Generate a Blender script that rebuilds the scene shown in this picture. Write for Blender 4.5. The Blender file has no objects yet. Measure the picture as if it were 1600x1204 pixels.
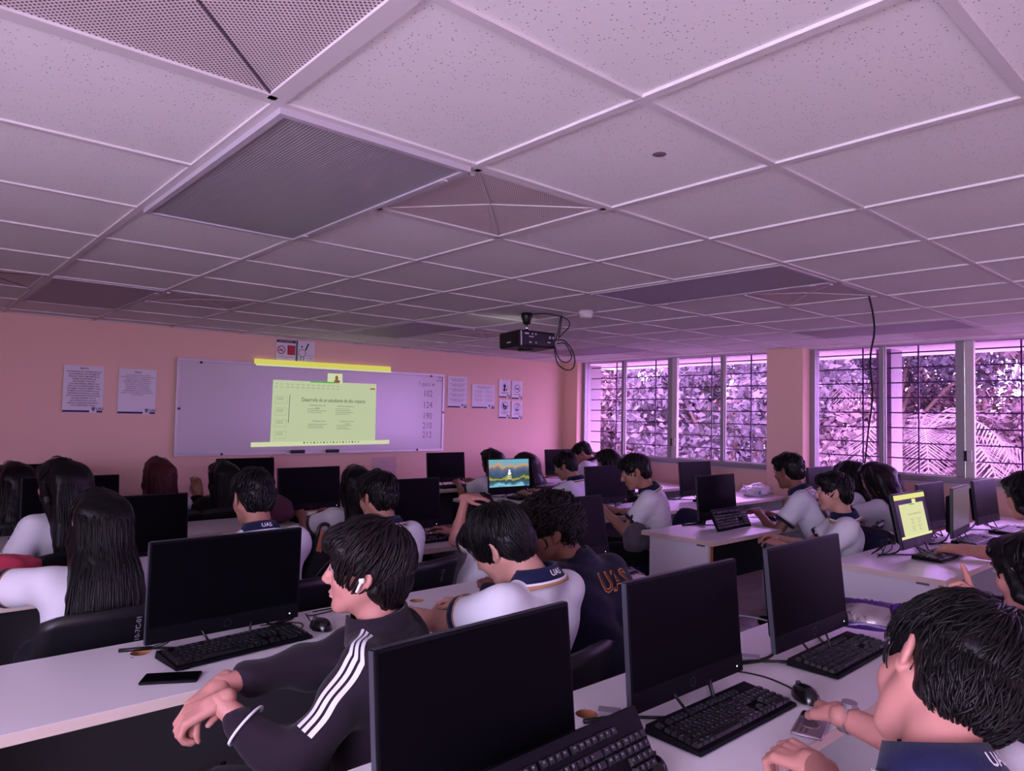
import bpy, bmesh, math, random
import numpy as np
from mathutils import Matrix, Vector

random.seed(7)
RNG = np.random.default_rng(7)
SC = bpy.context.scene
COL = SC.collection

# ------------------------------------------------------------------ camera
CZ = 1.49                     # camera height above the floor
DESK = 0.74                   # desk top height
CEIL = 2.226                  # underside of the ceiling grid
_yaw, _pitch, _roll, _F = 0.725674, 0.0434285, 0.0186154, 1107.9
_f = Vector((math.sin(_yaw) * math.cos(_pitch), math.cos(_yaw) * math.cos(_pitch), math.sin(_pitch)))
_r = Vector((math.cos(_yaw), -math.sin(_yaw), 0))
_u = _r.cross(_f)
_R = _r * math.cos(_roll) + _u * math.sin(_roll)
_U = _u * math.cos(_roll) - _r * math.sin(_roll)
cam = bpy.data.cameras.new('camera')
cam.sensor_width = 36.0
cam.sensor_fit = 'HORIZONTAL'
cam.lens = 36.0 * _F / 1600.0
cam.clip_start = 0.02
cam.clip_end = 500
camo = bpy.data.objects.new('camera', cam)
camo.matrix_world = Matrix(((_R.x, _U.x, -_f.x, 0), (_R.y, _U.y, -_f.y, 0), (_R.z, _U.z, -_f.z, CZ), (0, 0, 0, 1)))
COL.objects.link(camo)
SC.camera = camo

# ------------------------------------------------------------------ world, sun, exposure
SKY = 3.4
w = bpy.data.worlds.new('world')
SC.world = w
w.use_nodes = True
nt = w.node_tree
bg = nt.nodes['Background']
bg.inputs[0].default_value = (0.88, 0.93, 1.0, 1)
bg.inputs[1].default_value = SKY
w.cycles.sampling_method = 'AUTOMATIC'

sun = bpy.data.lights.new('sun', 'SUN')
sun.energy = 1.4
sun.angle = math.radians(2)
sun.color = (1.0, 0.93, 0.82)
suno = bpy.data.objects.new('sun', sun)
suno.rotation_euler = (math.radians(38), math.radians(-32), 0)
suno.location = (0, 0, 20)
COL.objects.link(suno)

def portal(name, loc, rot, sx, sy):
    l = bpy.data.lights.new(name, 'AREA')
    l.shape = 'RECTANGLE'
    l.size = sx
    l.size_y = sy
    l.cycles.is_portal = True
    o = bpy.data.objects.new(name, l)
    o.location = loc
    o.rotation_euler = rot
    COL.objects.link(o)
# portals sit in the window openings of the right wall (light enters toward -x) and of the left wall behind the camera (toward +x)
for nm, y0, y1 in (('daylight_portal', 3.78, 6.5), ('daylight_portal', -0.6, 3.36), ('daylight_portal', -3.4, -1.0)):
    portal(nm, (7.2, (y0 + y1) / 2, 1.6), (0, math.radians(90), 0), 1.24, y1 - y0)
portal('daylight_portal', (-2.4, -0.8, 1.55), (0, math.radians(-90), 0), 1.3, 4.0)

SC.view_settings.view_transform = 'Standard'
SC.view_settings.look = 'None'
SC.view_settings.gamma = 1.0
SC.view_settings.use_curve_mapping = False
SC.view_settings.exposure = 2.7
SC.cycles.use_denoising = True
SC.cycles.max_bounces = 8
SC.cycles.diffuse_bounces = 4
SC.cycles.glossy_bounces = 2
SC.cycles.use_adaptive_sampling = True
SC.cycles.adaptive_threshold = 0.03
SC.cycles.transparent_max_bounces = 24
SC.cycles.caustics_reflective = False
SC.cycles.caustics_refractive = False
SC.cycles.sample_clamp_indirect = 8.0

# ------------------------------------------------------------------ materials
MAT = {}
def lin(c):
    out = []
    for v in c[:3]:
        v = v / 255.0
        out.append(v / 12.92 if v <= 0.04045 else ((v + 0.055) / 1.055) ** 2.4)
    return (*out, 1.0)

def mat(name, rgb, rough=0.5, metal=0.0, spec=0.5, var=0.0, vscale=8.0, bump=0.0, bscale=60.0, stretch=None, emit=0.0, sheen=0.0, coat=0.0):
    if name in MAT:
        return MAT[name]
    m = bpy.data.materials.new(name)
    m.use_nodes = True
    t = m.node_tree
    b = t.nodes['Principled BSDF']
    c = lin(rgb)
    b.inputs['Base Color'].default_value = c
    b.inputs['Roughness'].default_value = rough
    b.inputs['Metallic'].default_value = metal
    b.inputs['Specular IOR Level'].default_value = spec
    if sheen: b.inputs['Sheen Weight'].default_value = sheen
    if coat: b.inputs['Coat Weight'].default_value = coat
    if emit:
        b.inputs['Emission Color'].default_value = c
        b.inputs['Emission Strength'].default_value = emit
    if var or bump:
        tc = t.nodes.new('ShaderNodeTexCoord')
        mp = t.nodes.new('ShaderNodeMapping')
        t.links.new(tc.outputs['Object'], mp.inputs['Vector'])
        if stretch: mp.inputs['Scale'].default_value = stretch
    if var:
        n = t.nodes.new('ShaderNodeTexNoise')
        n.inputs['Scale'].default_value = vscale
        n.inputs['Detail'].default_value = 4
        t.links.new(mp.outputs[0], n.inputs['Vector'])
        mx = t.nodes.new('ShaderNodeMix')
        mx.data_type = 'RGBA'
        mx.inputs[6].default_value = tuple(v * (1 - var) for v in c[:3]) + (1,)
        mx.inputs[7].default_value = tuple(min(1, v * (1 + var)) for v in c[:3]) + (1,)
        t.links.new(n.outputs['Fac'], mx.inputs[0])
        t.links.new(mx.outputs[2], b.inputs['Base Color'])
    if bump:
        n2 = t.nodes.new('ShaderNodeTexNoise')
        n2.inputs['Scale'].default_value = bscale
        n2.inputs['Detail'].default_value = 3
        t.links.new(mp.outputs[0], n2.inputs['Vector'])
        bp = t.nodes.new('ShaderNodeBump')
        bp.inputs['Strength'].default_value = bump
        bp.inputs['Distance'].default_value = 0.01
        t.links.new(n2.outputs['Fac'], bp.inputs['Height'])
        t.links.new(bp.outputs[0], b.inputs['Normal'])
    MAT[name] = m
    return m

def node(t, typ, **kw):
    n = t.nodes.new(typ)
    for k, v in kw.items():
        if k in n.inputs: n.inputs[k].default_value = v
        else: setattr(n, k, v)
    return n

def mat_emit(name, rgb, strength):
    if name in MAT: return MAT[name]
    m = bpy.data.materials.new(name); m.use_nodes = True
    t = m.node_tree; t.nodes.clear()
    e = t.nodes.new('ShaderNodeEmission'); o = t.nodes.new('ShaderNodeOutputMaterial')
    e.inputs[0].default_value = lin(rgb); e.inputs[1].default_value = strength
    t.links.new(e.outputs[0], o.inputs[0])
    MAT[name] = m
    return m

def mat_tile():
    m = mat('ceiling tile', (226, 222, 222), 0.9, spec=0.1)
    t = m.node_tree; b = t.nodes['Principled BSDF']
    tc = t.nodes.new('ShaderNodeTexCoord')
    v = node(t, 'ShaderNodeTexVoronoi', Scale=95.0)
    nz = node(t, 'ShaderNodeTexNoise', Scale=9.0)
    r = node(t, 'ShaderNodeMapRange'); r.inputs[1].default_value = 0.10; r.inputs[2].default_value = 0.20
    gate = node(t, 'ShaderNodeMath', operation='GREATER_THAN'); gate.inputs[1].default_value = 0.52
    sep = t.nodes.new('ShaderNodeSeparateColor')
    mxx = node(t, 'ShaderNodeMath', operation='MAXIMUM')
    inv = node(t, 'ShaderNodeMath', operation='LESS_THAN'); inv.inputs[1].default_value = 0.3
    t.links.new(tc.outputs['Object'], v.inputs['Vector']); t.links.new(tc.outputs['Object'], nz.inputs['Vector'])
    t.links.new(v.outputs['Distance'], r.inputs[0])
    t.links.new(v.outputs['Color'], sep.inputs[0]); t.links.new(sep.outputs[0], inv.inputs[0])
    t.links.new(r.outputs[0], mxx.inputs[0]); t.links.new(inv.outputs[0], mxx.inputs[1])
    mx = node(t, 'ShaderNodeMix', data_type='RGBA')
    mx.inputs[6].default_value = lin((142, 132, 136)); mx.inputs[7].default_value = lin((226, 222, 222))
    t.links.new(mxx.outputs[0], mx.inputs[0]); t.links.new(mx.outputs[2], b.inputs['Base Color'])
    bp = node(t, 'ShaderNodeBump', Strength=0.6, Distance=0.003)
    t.links.new(mxx.outputs[0], bp.inputs['Height']); t.links.new(bp.outputs[0], b.inputs['Normal'])
    return m

def mat_perforated(name, base, hole, scale, dx=1.0):
    """sheet metal with a regular grid of round holes"""
    m = mat(name, base, 0.55, spec=0.3)
    t = m.node_tree; b = t.nodes['Principled BSDF']
    tc = t.nodes.new('ShaderNodeTexCoord')
    mp = node(t, 'ShaderNodeMapping'); mp.inputs['Scale'].default_value = (scale, scale * dx, 0)
    mp.inputs['Rotation'].default_value = (0, 0, math.radians(45))
    fr = node(t, 'ShaderNodeVectorMath', operation='FRACTION')
    sb = node(t, 'ShaderNodeVectorMath', operation='SUBTRACT'); sb.inputs[1].default_value = (0.5, 0.5, 0.0)
    ln = node(t, 'ShaderNodeVectorMath', operation='LENGTH')
    gt = node(t, 'ShaderNodeMath', operation='GREATER_THAN'); gt.inputs[1].default_value = 0.30
    t.links.new(tc.outputs['Object'], mp.inputs[0]); t.links.new(mp.outputs[0], fr.inputs[0])
    t.links.new(fr.outputs[0], sb.inputs[0]); t.links.new(sb.outputs[0], ln.inputs[0]); t.links.new(ln.outputs['Value'], gt.inputs[0])
    mx = node(t, 'ShaderNodeMix', data_type='RGBA')
    mx.inputs[6].default_value = lin(hole); mx.inputs[7].default_value = lin(base)
    t.links.new(gt.outputs[0], mx.inputs[0]); t.links.new(mx.outputs[2], b.inputs['Base Color'])
    return m

def mat_diffuser():
    m = mat('light diffuser', (150, 144, 152), 0.45, spec=0.35)
    t = m.node_tree; b = t.nodes['Principled BSDF']
    tc = t.nodes.new('ShaderNodeTexCoord')
    wv = node(t, 'ShaderNodeTexWave', Scale=34.0); wv.wave_type = 'BANDS'; wv.bands_direction = 'X'
    bp = node(t, 'ShaderNodeBump', Strength=0.35, Distance=0.004)
    t.links.new(tc.outputs['Object'], wv.inputs['Vector']); t.links.new(wv.outputs['Fac'], bp.inputs['Height'])
    t.links.new(bp.outputs[0], b.inputs['Normal'])
    return m

def mat_glass(name, tint, gloss=0.05):
    m = bpy.data.materials.new(name); m.use_nodes = True
    t = m.node_tree; t.nodes.clear()
    tr = node(t, 'ShaderNodeBsdfTransparent'); tr.inputs[0].default_value = (*tint, 1)
    gl = node(t, 'ShaderNodeBsdfGlossy'); gl.inputs['Roughness'].default_value = 0.03
    mx = t.nodes.new('ShaderNodeMixShader'); mx.inputs[0].default_value = gloss
    o = t.nodes.new('ShaderNodeOutputMaterial')
    t.links.new(tr.outputs[0], mx.inputs[1]); t.links.new(gl.outputs[0], mx.inputs[2]); t.links.new(mx.outputs[0], o.inputs[0])
    MAT[name] = m
    return m

def mat_hair(name, rgb, rough=0.42):
    return mat(name, rgb, rough, spec=0.22, var=0.35, vscale=30, bump=0.25, bscale=160, stretch=(1, 1, 0.12))

def mat_cloth(name, rgb, rough=0.85, bump=0.25, bscale=14):
    return mat(name, rgb, rough, spec=0.15, var=0.06, vscale=5, bump=bump, bscale=bscale, sheen=0.1)

# ------------------------------------------------------------------ mesh helpers
def obj(name, mesh, m=None, parent=None, loc=None, rot=None):
    o = bpy.data.objects.new(name, mesh)
    COL.objects.link(o)
    if m is not None and len(mesh.materials) == 0:
        for k in (m if isinstance(m, (list, tuple)) else [m]): mesh.materials.append(k)
    if parent is not None: o.parent = parent
    if loc is not None: o.location = loc
    if rot is not None: o.rotation_euler = rot
    return o

def empty(name, loc=(0, 0, 0), rz=0.0):
    o = bpy.data.objects.new(name, None)
    o.empty_display_size = 0.1
    COL.objects.link(o)
    o.location = loc
    o.rotation_euler = (0, 0, rz)
    return o

def tag(o, label=None, cat=None, group=None, kind=None):
    if label: o['label'] = label
    if cat: o['category'] = cat
    if group: o['group'] = group
    if kind: o['kind'] = kind
    return o

class MB:
    """collects shapes and builds one mesh"""
    def __init__(s):
        s.v = []; s.f = []; s.smooth = False; s.mi = []; s.cur = 0
    def add(s, v, f):
        n = len(s.v)
        s.v.extend([tuple(p) for p in v])
        s.f.extend([tuple(i + n for i in q) for q in f]); s.mi.extend([s.cur] * len(f))
        return s
    def box(s, x0, x1, y0, y1, z0, z1):
        v = [(x0, y0, z0), (x1, y0, z0), (x1, y1, z0), (x0, y1, z0), (x0, y0, z1), (x1, y0, z1), (x1, y1, z1), (x0, y1, z1)]
        return s.add(v, [(0, 3, 2, 1), (4, 5, 6, 7), (0, 1, 5, 4), (1, 2, 6, 5), (2, 3, 7, 6), (3, 0, 4, 7)])
    def bevel_box(s, x0, x1, y0, y1, z0, z1, b=0.003):
        b = min(b, (x1 - x0) / 2.01, (y1 - y0) / 2.01, (z1 - z0) / 2.01)
        n = len(s.v)
        bm = bmesh.new()
        bmesh.ops.create_cube(bm, size=1)
        for v in bm.verts:
            v.co = Vector((x0 + (v.co.x + .5) * (x1 - x0), y0 + (v.co.y + .5) * (y1 - y0), z0 + (v.co.z + .5) * (z1 - z0)))
        bmesh.ops.bevel(bm, geom=list(bm.edges), offset=b, segments=2, affect='EDGES', profile=0.5)
        bm.verts.index_update()
        s.add([v.co[:] for v in bm.verts], [tuple(v.index for v in f.verts) for f in bm.faces])
        bm.free()
        return s
    def tube(s, pts, r, seg=8, closed=False, cap=True):
        pts = [Vector(p) for p in pts]
        n = len(pts)
        rr = r if isinstance(r, (list, tuple)) else [r] * n
        base = len(s.v)
        prev = None
        for i, p in enumerate(pts):
            if closed: t = pts[(i + 1) % n] - pts[i - 1]
            else: t = pts[min(i + 1, n - 1)] - pts[max(i - 1, 0)]
            t.normalize()
            if prev is None:
                a = Vector((0, 0, 1)) if abs(t.z) < 0.9 else Vector((1, 0, 0))
                u = t.cross(a).normalized()
            else:
                u = (prev - t * prev.dot(t))
                u = u.normalized() if u.length > 1e-6 else t.orthogonal().normalized()
            prev = u
            w_ = t.cross(u)
            for k in range(seg):
                a = 2 * math.pi * k / seg
                s.v.append(tuple(p + (u * math.cos(a) + w_ * math.sin(a)) * rr[i]))
        m = n if closed else n - 1
        for i in range(m):
            for k in range(seg):
                a = base + i * seg + k; b = base + i * seg + (k + 1) % seg
                j = (i + 1) % n
                c = base + j * seg + (k + 1) % seg; d = base + j * seg + k
                s.f.append((a, b, c, d)); s.mi.append(s.cur)
        if cap and not closed:
            s.f.append(tuple(base + k for k in reversed(range(seg)))); s.mi.append(s.cur)
            s.f.append(tuple(base + (n - 1) * seg + k for k in range(seg))); s.mi.append(s.cur)
        return s
    def cyl(s, c, r, z0, z1, seg=20, r2=None):
        return s.tube([(c[0], c[1], z0), (c[0], c[1], z1)], [r, r if r2 is None else r2], seg)
    def lathe(s, prof, c=(0, 0), seg=24):
        """prof: list of (r, z)"""
        base = len(s.v)
        for r, z in prof:
            for k in range(seg):
                a = 2 * math.pi * k / seg
                s.v.append((c[0] + r * math.cos(a), c[1] + r * math.sin(a), z))
        for i in range(len(prof) - 1):
            for k in range(seg):
                a = base + i * seg + k; b = base + i * seg + (k + 1) % seg
                s.f.append((a, b, b + seg, a + seg)); s.mi.append(s.cur)
        s.f.append(tuple(base + k for k in reversed(range(seg)))); s.mi.append(s.cur)
        e = base + (len(prof) - 1) * seg
        s.f.append(tuple(e + k for k in range(seg))); s.mi.append(s.cur)
        return s
    def xform(s, M):
        s.v = [tuple(M @ Vector(p)) for p in s.v]
        return s
    def mesh(s, name, smooth=False):
        me = bpy.data.meshes.new(name)
        me.from_pydata(s.v, [], s.f)
        if any(s.mi): me.polygons.foreach_set('material_index', s.mi)
        if smooth: me.polygons.foreach_set('use_smooth', [True] * len(me.polygons))
        me.update()
        return me
    def build(s, name, m, parent=None, smooth=False, loc=None, rot=None):
        return obj(name, s.mesh(name, smooth), m, parent, loc, rot)

def box(name, x0, x1, y0, y1, z0, z1, m, parent=None, bevel=0.0):
    b = MB()
    b.bevel_box(x0, x1, y0, y1, z0, z1, bevel) if bevel else b.box(x0, x1, y0, y1, z0, z1)
    return b.build(name, m, parent)

def np_mesh(name, v, f, smooth=True):
    me = bpy.data.meshes.new(name)
    v = np.asarray(v, dtype=np.float32); f = np.asarray(f, dtype=np.int32)
    nf, k = f.shape
    me.vertices.add(len(v)); me.vertices.foreach_set('co', v.ravel())
    me.loops.add(nf * k); me.loops.foreach_set('vertex_index', f.ravel())
    me.polygons.add(nf)
    me.polygons.foreach_set('loop_start', np.arange(0, nf * k, k, dtype=np.int32))
    me.polygons.foreach_set('loop_total', np.full(nf, k, dtype=np.int32))
    if smooth: me.polygons.foreach_set('use_smooth', np.ones(nf, dtype=bool))
    me.update(calc_edges=True)
    me.validate()
    return me

_TXT = {}
def text_geo(s, size=1.0, align='CENTER', bold=0.0, extr=0.0):
    """vertices and faces of a line of lettering in the xy plane"""
    key = (s, align, bold)
    if key not in _TXT:
        c = bpy.data.curves.new('lettering', 'FONT')
        c.body = s; c.align_x = align; c.align_y = 'CENTER'; c.size = 1.0; c.offset = bold; c.resolution_u = 2
        o = bpy.data.objects.new('lettering', c)
        me = o.to_mesh()
        v = np.array([p.co[:] for p in me.vertices]); f = [tuple(p.vertices) for p in me.polygons]
        o.to_mesh_clear()
        bpy.data.objects.remove(o); bpy.data.curves.remove(c)
        if len(v) == 0: v = np.zeros((0, 3))
        _TXT[key] = (v, f)
    v, f = _TXT[key]
    return v * size, f

# ------------------------------------------------------------------ the room
m_wall = mat('peach wall paint', (228, 191, 173), 0.8, spec=0.15, var=0.03, vscale=1.5, bump=0.05, bscale=90)
m_white = mat('white plaster', (222, 216, 214), 0.85, spec=0.1, var=0.03, vscale=2)
m_tile = mat_tile()
m_bar = mat('white ceiling bar', (205, 198, 200), 0.5, spec=0.3)
m_alu = mat('aluminium frame', (150, 146, 150), 0.45, metal=0.35, spec=0.4, var=0.05, vscale=4)
m_alu2 = mat('pale aluminium frame', (196, 188, 188), 0.45, metal=0.2, spec=0.4)
m_black = mat('black plastic', (16, 16, 18), 0.42, spec=0.4)
m_floor = mat('floor tile', (196, 186, 182), 0.25, spec=0.5, var=0.06, vscale=3)
m_grout = mat('floor grout', (120, 112, 110), 0.9)
m_grille = mat('grille bar paint', (92, 78, 96), 0.6)
m_glass = mat_glass('violet tinted glass', (0.83, 0.565, 0.95), 0.03)
m_glass_b = mat_glass('pale tinted glass', (0.91, 0.82, 0.97), 0.03)

XL, XR, YB, YF = -2.3, 7.03, -3.5, 6.75
GX, GY, G = 0.6766, 1.6264, 0.61

fl = tag(box('floor', XL, XR + 0.15, YB, YF, -0.12, -0.008, m_grout), kind='structure')
tm = MB().bevel_box(-0.197, 0.197, -0.197, 0.197, -0.008, 0.0, 0.002).mesh('floor_tile')
for i in range(5):
    for j in range(15):
        obj('floor_tile', tm, m_floor, fl, (2.55 + i * 0.4, 0.3 + j * 0.4, 0))
for i in range(4):
    for j in range(5):
        obj('floor_tile', tm, m_floor, fl, (4.55 + i * 0.4, 1.9 + j * 0.4, 0))
for (a0, a1, b0, b1) in ((XL, 2.35, YB, YF), (4.35, XR, YB, 1.7), (2.35, 4.35, YB, 0.1), (4.35, XR, 3.7, YF), (5.95, XR, 1.7, 3.7), (2.35, 4.35, 6.1, YF)):
    box('floor_far', a0, a1, b0, b1, -0.008, -0.001, m_floor, fl)

ce = tag(box('ceiling', XL, XR + 0.15, YB, YF + 0.1, CEIL + 0.10, CEIL + 0.25, m_white), kind='structure')
LIGHTS = [(0, 0), (0, 4), (0, 8), (5, 0), (5, 4), (5, 8), (-5, 0), (-5, 4), (-5, 8), (-5, -4), (0, -4)]
VENTS = [(0, 1), (0, 5), (0, 9), (5, 1), (5, 5), (5, 9), (-1, -1), (5, -1)]
skip = set()
for i, j in LIGHTS: skip |= {(i, j), (i + 1, j)}
skip |= set(VENTS)
HG = G / 2
b = MB().box(-HG + 0.004, HG - 0.004, -HG + 0.004, HG - 0.004, 0.007, 0.022)
tile_mesh = b.mesh('ceiling_tile')
for i in range(-8, 9):
    for j in range(-5, 11):
        if (i, j) in skip: continue
        x = GX + (j + 0.5) * G; y = GY + (i + 0.5) * G
        x0, x1 = max(x - HG, XL), min(x + HG, XR); y0, y1 = max(y - HG, YB), min(y + HG, YF)
        if x1 - x0 < 0.05 or y1 - y0 < 0.05: continue
        o = obj('ceiling_tile', tile_mesh, m_tile, ce)
        o.location = ((x0 + x1) / 2, (y0 + y1) / 2, CEIL + random.uniform(-0.0005, 0.001))
        o.scale = ((x1 - x0) / G, (y1 - y0) / G, 1)
for j in range(-5, 11):
    x = GX + j * G
    if XL < x < XR: box('ceiling_runner', x - 0.012, x + 0.012, YB, YF, CEIL, CEIL + 0.03, m_bar, ce)
mids = {(i + 1, j) for i, j in LIGHTS}
bars = {}
for i in range(-8, 9):
    y = GY + i * G
    if not (YB < y < YF): continue
    for j in range(-6, 11):
        if (i, j) in mids: continue
        x0, x1 = max(GX + j * G + 0.012, XL), min(GX + (j + 1) * G - 0.012, XR)
        if x1 - x0 < 0.03: continue
        key = round(x1 - x0, 3)
        if key not in bars: bars[key] = MB().box(-key / 2, key / 2, -0.012, 0.012, 0.0005, 0.03).mesh('ceiling_crossbar')
        obj('ceiling_crossbar', bars[key], m_bar, ce, ((x0 + x1) / 2, y, CEIL))
# wall angle along the edges
box('ceiling_edge', XL, XR, YF - 0.022, YF, CEIL - 0.002, CEIL + 0.03, m_bar, ce)
box('ceiling_edge', XR - 0.022, XR, YB, YF, CEIL - 0.002, CEIL + 0.03, m_bar, ce)

tag(box('wall_front', XL, XR + 0.15, YF, YF + 0.15, -0.1, CEIL + 0.3, m_wall), kind='structure')
tag(box('wall_back', XL - 0.15, XR + 0.15, YB - 0.15, YB, -0.1, CEIL + 0.3, m_wall), kind='structure')
WY0, WY1 = -2.8, 1.2
wb = MB()
wb.box(XL - 0.15, XL, YB, YF + 0.15, -0.1, 0.9).box(XL - 0.15, XL, YB, YF + 0.15, 2.2, CEIL + 0.3)
wb.box(XL - 0.15, XL, YB, WY0, 0.9, 2.2).box(XL - 0.15, XL, WY1, YF + 0.15, 0.9, 2.2)
tag(wb.build('wall_left', m_wall), kind='structure')
wq = tag(empty('window_4', (XL - 0.08, (WY0 + WY1) / 2, 0.9)), kind='structure')
def L(y0, y1, z0, z1, nm, m, x0=-0.02, x1=0.02):
    mid = (WY0 + WY1) / 2
    box(nm, x0, x1, y0 - mid, y1 - mid, z0 - 0.9, z1 - 0.9, m, wq)
L(WY0, WY1, 0.9, 0.95, 'frame_rail', m_alu); L(WY0, WY1, 2.15, 2.2, 'frame_rail', m_alu)
for q in range(5):
    xx = WY0 + (WY1 - WY0) * q / 4
    L(max(WY0, xx - 0.025), min(WY1, xx + 0.025), 0.95, 2.15, 'frame_stile', m_alu)
    if q < 4: L(xx + 0.025, WY0 + (WY1 - WY0) * (q + 1) / 4 - 0.025, 0.95, 2.15, 'pane', m_glass_b, -0.003, 0.003)

wr = MB()
wr.box(XR, XR + 0.15, YB, YF, -0.1, 0.955)
tag(wr.build('wall_right', m_wall), kind='structure')
tag(box('trim_1', XR - 0.03, XR + 0.16, 3.76, 6.5, 0.955, 0.975, m_alu2), kind='structure')
tag(box('trim_2', XR - 0.03, XR + 0.16, -0.6, 3.36, 0.955, 0.975, m_alu2), kind='structure')
# pillars between the window bays
for n, (y0, y1, xin) in enumerate(((6.5, 6.75, 6.93), (3.37, 3.76, 6.88), (-1.0, -0.6, 6.88), (-3.5, -3.4, 6.95))):
    tag(box('wall_pillar_%d' % (n + 1), xin, XR + 0.16, y0, y1, 0.0, CEIL + 0.1, m_wall, bevel=0.006), kind='structure')

def window(n, y0, y1, splits, thick, latches):
    """aluminium sliding window bay on the right wall; splits: y of the stiles, thick: those that are wide"""
    wq = tag(empty('window_%d' % n, (XR + 0.05, (y0 + y1) / 2, 0.975)), kind='structure')
    cy = (y0 + y1) / 2
    def L(nm, x0, x1, a, c, z0, z1, m, bev=0.0):
        return box(nm, x0, x1, a - cy, c - cy, z0 - 0.975, z1 - 0.975, m, wq, bev)
    zb, zt = 0.975, CEIL
    L('frame_rail', -0.05, 0.05, y0, y1, zb, zb + 0.055, m_alu)
    L('frame_rail', -0.05, 0.05, y0, y1, zt - 0.004, zt + 0.04, m_alu)
    L('frame_stile', -0.05, 0.05, y0, y0 + 0.05, zb + 0.055, zt - 0.004, m_alu)
    L('frame_stile', -0.05, 0.05, y1 - 0.05, y1, zb + 0.055, zt - 0.004, m_alu)
    edges = [y0 + 0.05]
    splits = sorted(splits)
    for k, s in enumerate(splits):
        h = 0.075 if s in thick else 0.022
        if s in thick:
            L('sash_stile', -0.045, 0.0, s - h, s - 0.005, zb + 0.055, zt - 0.004, m_alu2, 0.004)
            L('sash_stile', -0.02, 0.04, s + 0.005, s + h, zb + 0.055, zt - 0.004, m_alu, 0.004)
        else:
            L('sash_stile', -0.03, 0.03, s - h, s + h, zb + 0.055, zt - 0.004, m_alu, 0.004)
            L('glazing_seal', -0.006, 0.006, s - h - 0.012, s - h, zb + 0.055, zt - 0.004, m_alu2)
        edges += [s - h, s + h]
    edges.append(y1 - 0.05)
    for k in range(0, len(edges), 2):
        L('pane', -0.003, 0.003, edges[k], edges[k + 1], zb + 0.055, zt - 0.004, m_glass)
        L('glazing_bead', -0.012, 0.0, edges[k], edges[k + 1], zb + 0.055, zb + 0.068, m_alu2)
    for (s, side) in latches:
        p = L('latch', -0.062, -0.045, s - 0.018, s + 0.018, 1.17, 1.27, m_alu2, 0.003)
        q = MB()
        for dy in (-0.01, 0.01):
            for dz in (1.18, 1.26):
                q.box(-0.064, -0.061, s + dy - cy - 0.003, s + dy - cy + 0.003, dz - 0.978, dz - 0.972)
        q.build('screw', m_black, p)
        box('pull', -0.05, -0.02, s + side * 0.035 - cy - 0.012, s + side * 0.035 - cy + 0.012, 0.2, 0.29, m_black, p)
    return wq
window(1, 3.76, 6.5, [4.39, 5.06, 5.82], [5.06], [(5.02, 1)])
window(2, -0.6, 3.37, [2.69, 2.0, 1.35, 0.7, 0.05], [2.0, 0.7], [(1.96, 1), (0.66, 1)])
window(3, -3.4, -1.0, [-1.6, -2.2, -2.8], [-2.2], [])

# security bars outside each bay
def grille(y0, y1, verts, label):
    g = tag(empty('window_grille', (XR + 0.19, (y0 + y1) / 2, 0.975)), label, 'grille', 'security grilles outside the windows')
    cy = (y0 + y1) / 2
    for k in range(9):
        z = 0.05 + k * 0.142
        box('bar', -0.006, 0.006, y0 - cy, y1 - cy, z - 0.006, z + 0.006, m_grille, g)
    for vy in verts:
        box('upright', -0.018, -0.006, vy - cy - 0.006, vy - cy + 0.006, -0.02, 1.3, m_grille, g)
grille(3.76, 6.5, [4.12, 4.62, 5.42, 6.05], 'steel security bars outside the far window bay near whiteboard')
grille(-0.6, 3.37, [2.42, 2.92, 1.62, 0.9, 0.2], 'steel security bars outside the near window bay beyond wall pillar')

# ------------------------------------------------------------------ ceiling fixtures
m_diff = mat_diffuser()
m_house = mat('troffer housing', (176, 168, 178), 0.5)
LBL = {(0, 0): 'large unlit recessed ceiling light panel nearest the camera, upper left', (0, 4): 'unlit recessed ceiling light panel right of the projector',
       (0, 8): 'unlit recessed ceiling light panel close to the windows', (5, 0): 'unlit recessed ceiling light panel over the far left desks',
       (5, 4): 'recessed ceiling light panel just above whiteboard, tinted green by the slide', (5, 8): 'unlit recessed ceiling light panel near front right corner',
       (-5, 0): 'unlit recessed ceiling light panel behind the camera, second column', (-5, 4): 'unlit recessed ceiling light panel behind the camera, third column',
       (-5, 8): 'unlit recessed ceiling light panel behind the camera by windows', (-5, -4): 'unlit recessed ceiling light panel behind the camera by left wall',
       (0, -4): 'unlit recessed ceiling light panel beside the left wall'}
for (i, j) in LIGHTS:
    x0, x1 = GX + j * G + 0.012, GX + (j + 1) * G - 0.012
    y0, y1 = GY + i * G + 0.012, GY + (i + 2) * G - 0.012
    cx, cy = (x0 + x1) / 2, (y0 + y1) / 2
    hx, hy = (x1 - x0) / 2, (y1 - y0) / 2
    t = tag(empty('ceiling_light', (cx, cy, CEIL)), LBL[(i, j)], 'ceiling light', 'recessed ceiling lights')
    dp = -0.016 if (i, j) == (0, 0) else -0.006         # the nearest panel hangs a little proud of the grid
    h = MB()
    for (a, c, d, e) in ((-hx, -hx + 0.018, -hy, hy), (hx - 0.018, hx, -hy, hy), (-hx + 0.018, hx - 0.018, -hy, -hy + 0.018), (-hx + 0.018, hx - 0.018, hy - 0.018, hy)):
        h.box(a, c, d, e, dp, 0.03)
    h.build('frame', m_house, t)
    box('diffuser', -hx + 0.018, hx - 0.018, -hy + 0.018, hy - 0.018, dp + 0.006, dp + 0.012, m_diff, t)
    box('backing', -hx, hx, -hy, hy, 0.03, 0.04, m_house, t)
    for k in (-1, 1):
        box('hinge_clip', hx - 0.026, hx - 0.006, k * hy * 0.8 - 0.012, k * hy * 0.8 + 0.012, dp - 0.004, dp, m_bar, t)

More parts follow.
